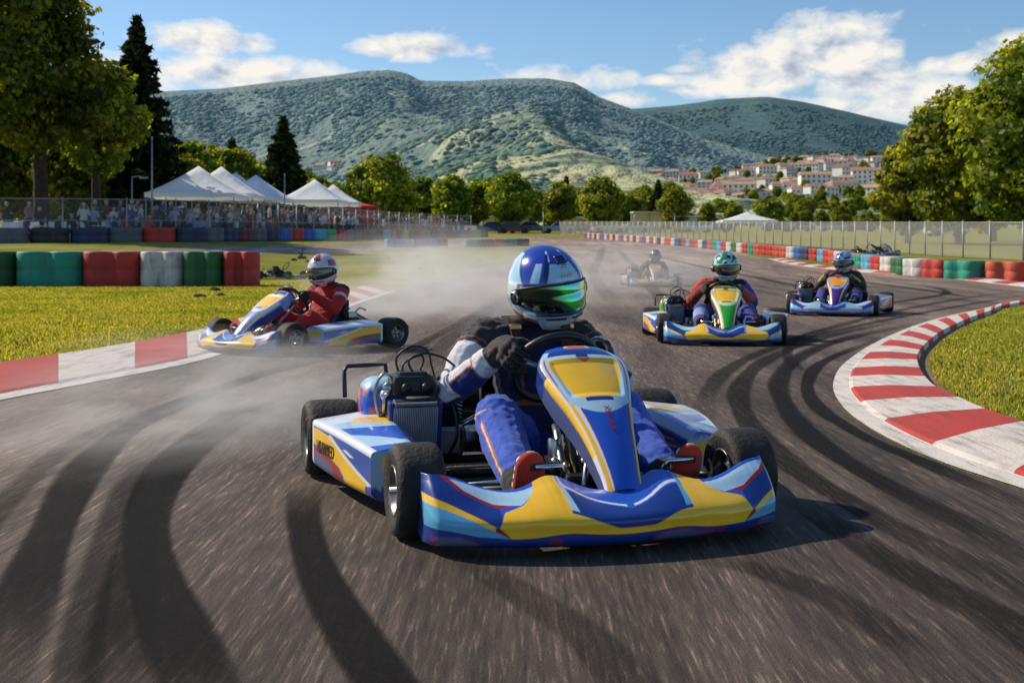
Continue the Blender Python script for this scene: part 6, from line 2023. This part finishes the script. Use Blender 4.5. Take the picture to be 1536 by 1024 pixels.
pole(1012, 150, 322, 'grey post near the low shelter beyond the fence', .06)

# ------------------------------------------------------------------ cars and sheds beyond the track
M_carp = None
def car_paint():
    m, nt, b = newmat('car_paint'); oi = nt('ShaderNodeObjectInfo'); nt.link(oi.outputs['Color'], b.inputs['Base Color'])
    b.inputs['Roughness'].default_value = .3; b.inputs['Coat Weight'].default_value = .7; return m
M_carp = car_paint()
def car_meshes():
    secs = [(-2.1, .35, .62, .70), (-2.0, .28, .82, .80), (-1.2, .24, .90, .84), (.9, .24, .95, .86), (1.8, .26, .92, .84), (2.05, .34, .75, .76)]
    b = MB(); V = []; Fc = []
    for x, z0, z1, w in secs: V += [(x, -w, z0), (x, -w * 1.02, (z0 + z1) / 2), (x, -w * .93, z1), (x, w * .93, z1), (x, w * 1.02, (z0 + z1) / 2), (x, w, z0)]
    for i in range(len(secs) - 1):
        for j in range(6): Fc.append((i * 6 + j, i * 6 + (j + 1) % 6, (i + 1) * 6 + (j + 1) % 6, (i + 1) * 6 + j))
    Fc += [tuple(range(5, -1, -1)), tuple(range(30, 36))]
    b.add(V, Fc, 0, False)
    V = []; Fc = []
    for x, z, w in ((-1.0, .9, .78), (-.35, 1.36, .62), (1.0, 1.38, .62), (1.7, .93, .76)): V += [(x, -w, z), (x, w, z)]
    b.add([(-.35, -.63, 1.36), (1.0, -.63, 1.38), (1.0, .63, 1.38), (-.35, .63, 1.36), (-.35, -.63, 1.42), (1.0, -.63, 1.44), (1.0, .63, 1.44), (-.35, .63, 1.42)], [(0, 3, 2, 1), (4, 5, 6, 7), (0, 1, 5, 4), (1, 2, 6, 5), (2, 3, 7, 6), (3, 0, 4, 7)], 0)
    body = b.mesh('body', M_carp)
    b = MB(); b.add([(-1.0, -.76, .88), (1.7, -.76, .92), (1.0, -.62, 1.38), (-.35, -.62, 1.36), (-1.0, .76, .88), (1.7, .76, .92), (1.0, .62, 1.38), (-.35, .62, 1.36)],
                    [(0, 1, 2, 3), (5, 4, 7, 6), (4, 0, 3, 7), (1, 5, 6, 2)], 0); win = b.mesh('window', M_glass)
    b = MB(); b.lathe([(.001, -.1), (.2, -.1), (.31, -.09), (.32, 0), (.31, .09), (.2, .1), (.001, .1)], (0, 0, 0), (0, 1, 0), 18, 0); wh = b.mesh('wheel', M_tyre)
    return body, win, wh
CM = car_meshes()
cc = ['d8d8d6', '2a2c30', '9a9ca0', 'c8ccd0', '4a1c1c', '2c3c5c', 'e4e4e0', '707478']
cn = ['white', 'black', 'grey', 'silver', 'dark red', 'blue', 'cream', 'dark grey']
def car(px, Y, k, rz, where):
    x = at(px, Y); r = empty('parked_car', (x, Y, tzf(x, Y)), rz); tag(r, f'{cn[k]} parked car {where}', 'car', 'cars parked beyond the track')
    o = link('body', CM[0], r); o.color = (*lin(cc[k]), 1); link('window', CM[1], r)
    for a in (-1.3, 1.3):
        for s in (-.8, .8): link('wheel', CM[2], r, (a, s, .32))
for i, (px, Y) in enumerate(((622, 150), (655, 148), (690, 146), (735, 150), (772, 146), (800, 152), (838, 147), (872, 151), (912, 148), (950, 154), (1045, 160), (1075, 165), (1165, 170), (1200, 175), (1250, 172), (1290, 168), (1385, 120), (1420, 118))):
    car(px, Y, (i * 3) % 8, rd.choice((0, .1, 3.1, -.15)), 'left of the leading helmet under the tree row' if px < 760 else ('between the middle trees and the far fence' if px < 1000 else ('near the low white marquee' if px < 1210 else 'behind the fence near the right-hand trees')))
def shelter(px, Y, w, d, h, label):
    x = at(px, Y); r = empty('shelter', (x, Y, tzf(x, Y)), .05); tag(r, label, 'shelter')
    b = MB(); b.box((0, 0, h), (w, d, .18), 0, bev=.03); b.build('roof', M_white, r)
    b = MB(); b.box((0, d / 2 - .1, h / 2), (w * .96, .1, h - .1), 0); b.build('wall', M_wall, r)
    b = MB(); b.tube([(0, 0, 0), (0, 0, h - .09)], .06, 0, 6); m = b.mesh('post', M_galv)
    for a in (-.45, 0, .45): link('post', m, r, (a * w, -d / 2 + .2, 0))
shelter(760, 165, 6.5, 3, 2.1, 'low white-roofed shelter under the rounded tree')
shelter(875, 170, 7.5, 3, 2.0, 'long white-roofed shelter below the dense round tree')
shelter(972, 165, 4.5, 3, 2.7, 'flat-roofed shelter below the first houses')
shelter(1028, 160, 3.2, 2.6, 2.1, 'small pale kiosk left of the white marquee')

# ------------------------------------------------------------------ karts left at the side, clods on the grass
def bare_kart(px, py, rz, sc, label, pal, full):
    g = G(px, py); r = empty('parked_kart', g, rz, sc=sc); tag(r, label, 'kart')
    for kind, x, f, rr_, w in WHEELS:
        e = empty('wheel', P(x, f, rr_), 0, r); link('tyre', CACHE['tyre' + kind], e); link('rim', CACHE['rim' + kind], e)
    for nm_ in ('frame', 'front_axle', 'rear_axle', 'engine', 'rear_bumper', 'steering_wheel', 'seat', 'floor_tray'): link(nm_, CACHE[nm_], r)
    if full: link('nose_panel', make_nose(pal, 30, 30), r); link('front_fairing', make_fairing(pal, 60, 16), r)
bare_kart(424, 418, R(70), .72, 'stripped kart chassis parked behind the red end tyre block', PAL, False)
bare_kart(1298, 383, R(75), .95, 'dark blue kart parked beside the right-hand fence', dict(PAL, blue=lin('1c2a6c'), lblue=lin('6878a8'), yel=lin('2c3a7c')), True)
bare_kart(1322, 383.5, R(20), .9, 'second dark kart parked nearest the right-hand fence posts', dict(PAL, blue=lin('20242c'), lblue=lin('888890'), yel=lin('50505a')), True)
M_clod = simple('earth_clod', lin('4a3a28'), .95, var=.5, vscale=20, bump=.6, bscale=40)
def clod(px, py, s, seed):
    g = G(px, py); rr_ = random.Random(seed); bm = bmesh.new(); bmesh.ops.create_icosphere(bm, subdivisions=2, radius=1)
    for v in bm.verts: v.co *= 1 + .6 * mnoise.noise(v.co * 1.6 + Vector((seed, 0, 0))); v.co.z *= .55
    me = bpy.data.meshes.new('earth_clod'); bm.to_mesh(me); bm.free(); me.materials.append(M_clod)
    tag(link('earth_clod', me, None, g + Vector((0, 0, s * .3)), rr_.uniform(0, 6), s), 'dark clod of earth torn up on the grass island', 'clod', 'clods of earth on the grass')
for i, (px, py, s) in enumerate(((452, 388, .16), (441, 391, .10), (462, 393, .09), (530, 383, .07), (583, 388, .07), (627, 385, .09), (672, 398, .06), (629, 403, .06), (322, 437, .10), (330, 445, .08), (300, 447, .09), (720, 392, .06))): clod(px, py, s, i)
tw = MB()
for (a, b_) in (((0, 0, .05), (.05, 0, .65)), ((.03, 0, .3), (.2, .1, .5)), ((0, 0, .15), (-.25, .1, .35)), ((.02, 0, .2), (.3, -.1, .25))): tw.tube([a, Vector(a).lerp(Vector(b_), .5) + Vector((.03, 0, .02)), b_], [.02, .014, .005], 0, 5)
g = G(452, 389); tag(tw.build('twig', M_trunk, None, loc=g), 'bare broken branch sticking up from the grass island', 'branch')

# ------------------------------------------------------------------ dust thrown up by the tyres
def dust_mat(name, dens, scale, seed, col=(1.0, .97, .93)):
    m = bpy.data.materials.new(name); m.use_nodes = True; nt = NT(m); nt.n.remove(nt.n['Principled BSDF'])
    tc = nt('ShaderNodeTexCoord').outputs['Object']
    ln = nt('ShaderNodeVectorMath', operation='LENGTH', ins={0: tc}).outputs['Value']
    fall = nt.ramp(ln, [(.15, 1.0), (.55, .45), (1.0, 0.0)]).outputs[0]
    w = nt('ShaderNodeVectorMath', operation='ADD', ins={0: tc, 1: (seed * 3.1, seed, 0)}).outputs[0]
    n = nt.noise(w, scale, 5, .6, .6)
    d = nt.math('MULTIPLY', nt.math('MULTIPLY', fall, nt.ramp(n, [(.38, 0.0), (.68, 1.0)]).outputs[0]), dens)
    v = nt('ShaderNodeVolumeScatter', ins={'Color': (*col, 1), 'Density': d, 'Anisotropy': .2})
    nt.link(v.outputs[0], nt.n['Material Output'].inputs['Volume'])
    return m
def dust(c, r, dens, scale, seed, label, rz=0):
    bm = bmesh.new(); bmesh.ops.create_icosphere(bm, subdivisions=3, radius=1)
    for v in bm.verts: v.co *= .93 + .13 * mnoise.noise(v.co * 1.9 + Vector((seed, 2, 0)))
    me = bpy.data.meshes.new('dust_cloud'); bm.to_mesh(me); bm.free(); me.materials.append(dust_mat('dust_%d' % seed, dens, scale, seed))
    o = link('dust_cloud', me, None, c, rz); o.scale = r
    tag(o, label, 'dust', kind='stuff')
dust((-1.0, 14.2, .45), (1.9, 3.9, .8), .68, 2.0, 1, 'pale dust billowing behind the kart on the left kerb', .1)
dust((.3, 18, .35), (2.6, 5.0, .7), .26, 2.6, 2, 'thin dust hanging over the middle of the track')
dust((2.6, 24.2, .4), (2.6, 4.2, .9), .28, 2.2, 3, 'dust haze around the rearmost kart')
dust((-1.35, 5.6, .1), (.85, 1.8, .4), 1.9, 2.2, 4, 'low dust curling off the rear left tyre of the leading kart', -.35)
dust((-2.3, 9.6, .05), (1.6, .9, .22), .6, 2.4, 5, 'dust under the wheels of the kart on the left kerb', .3)
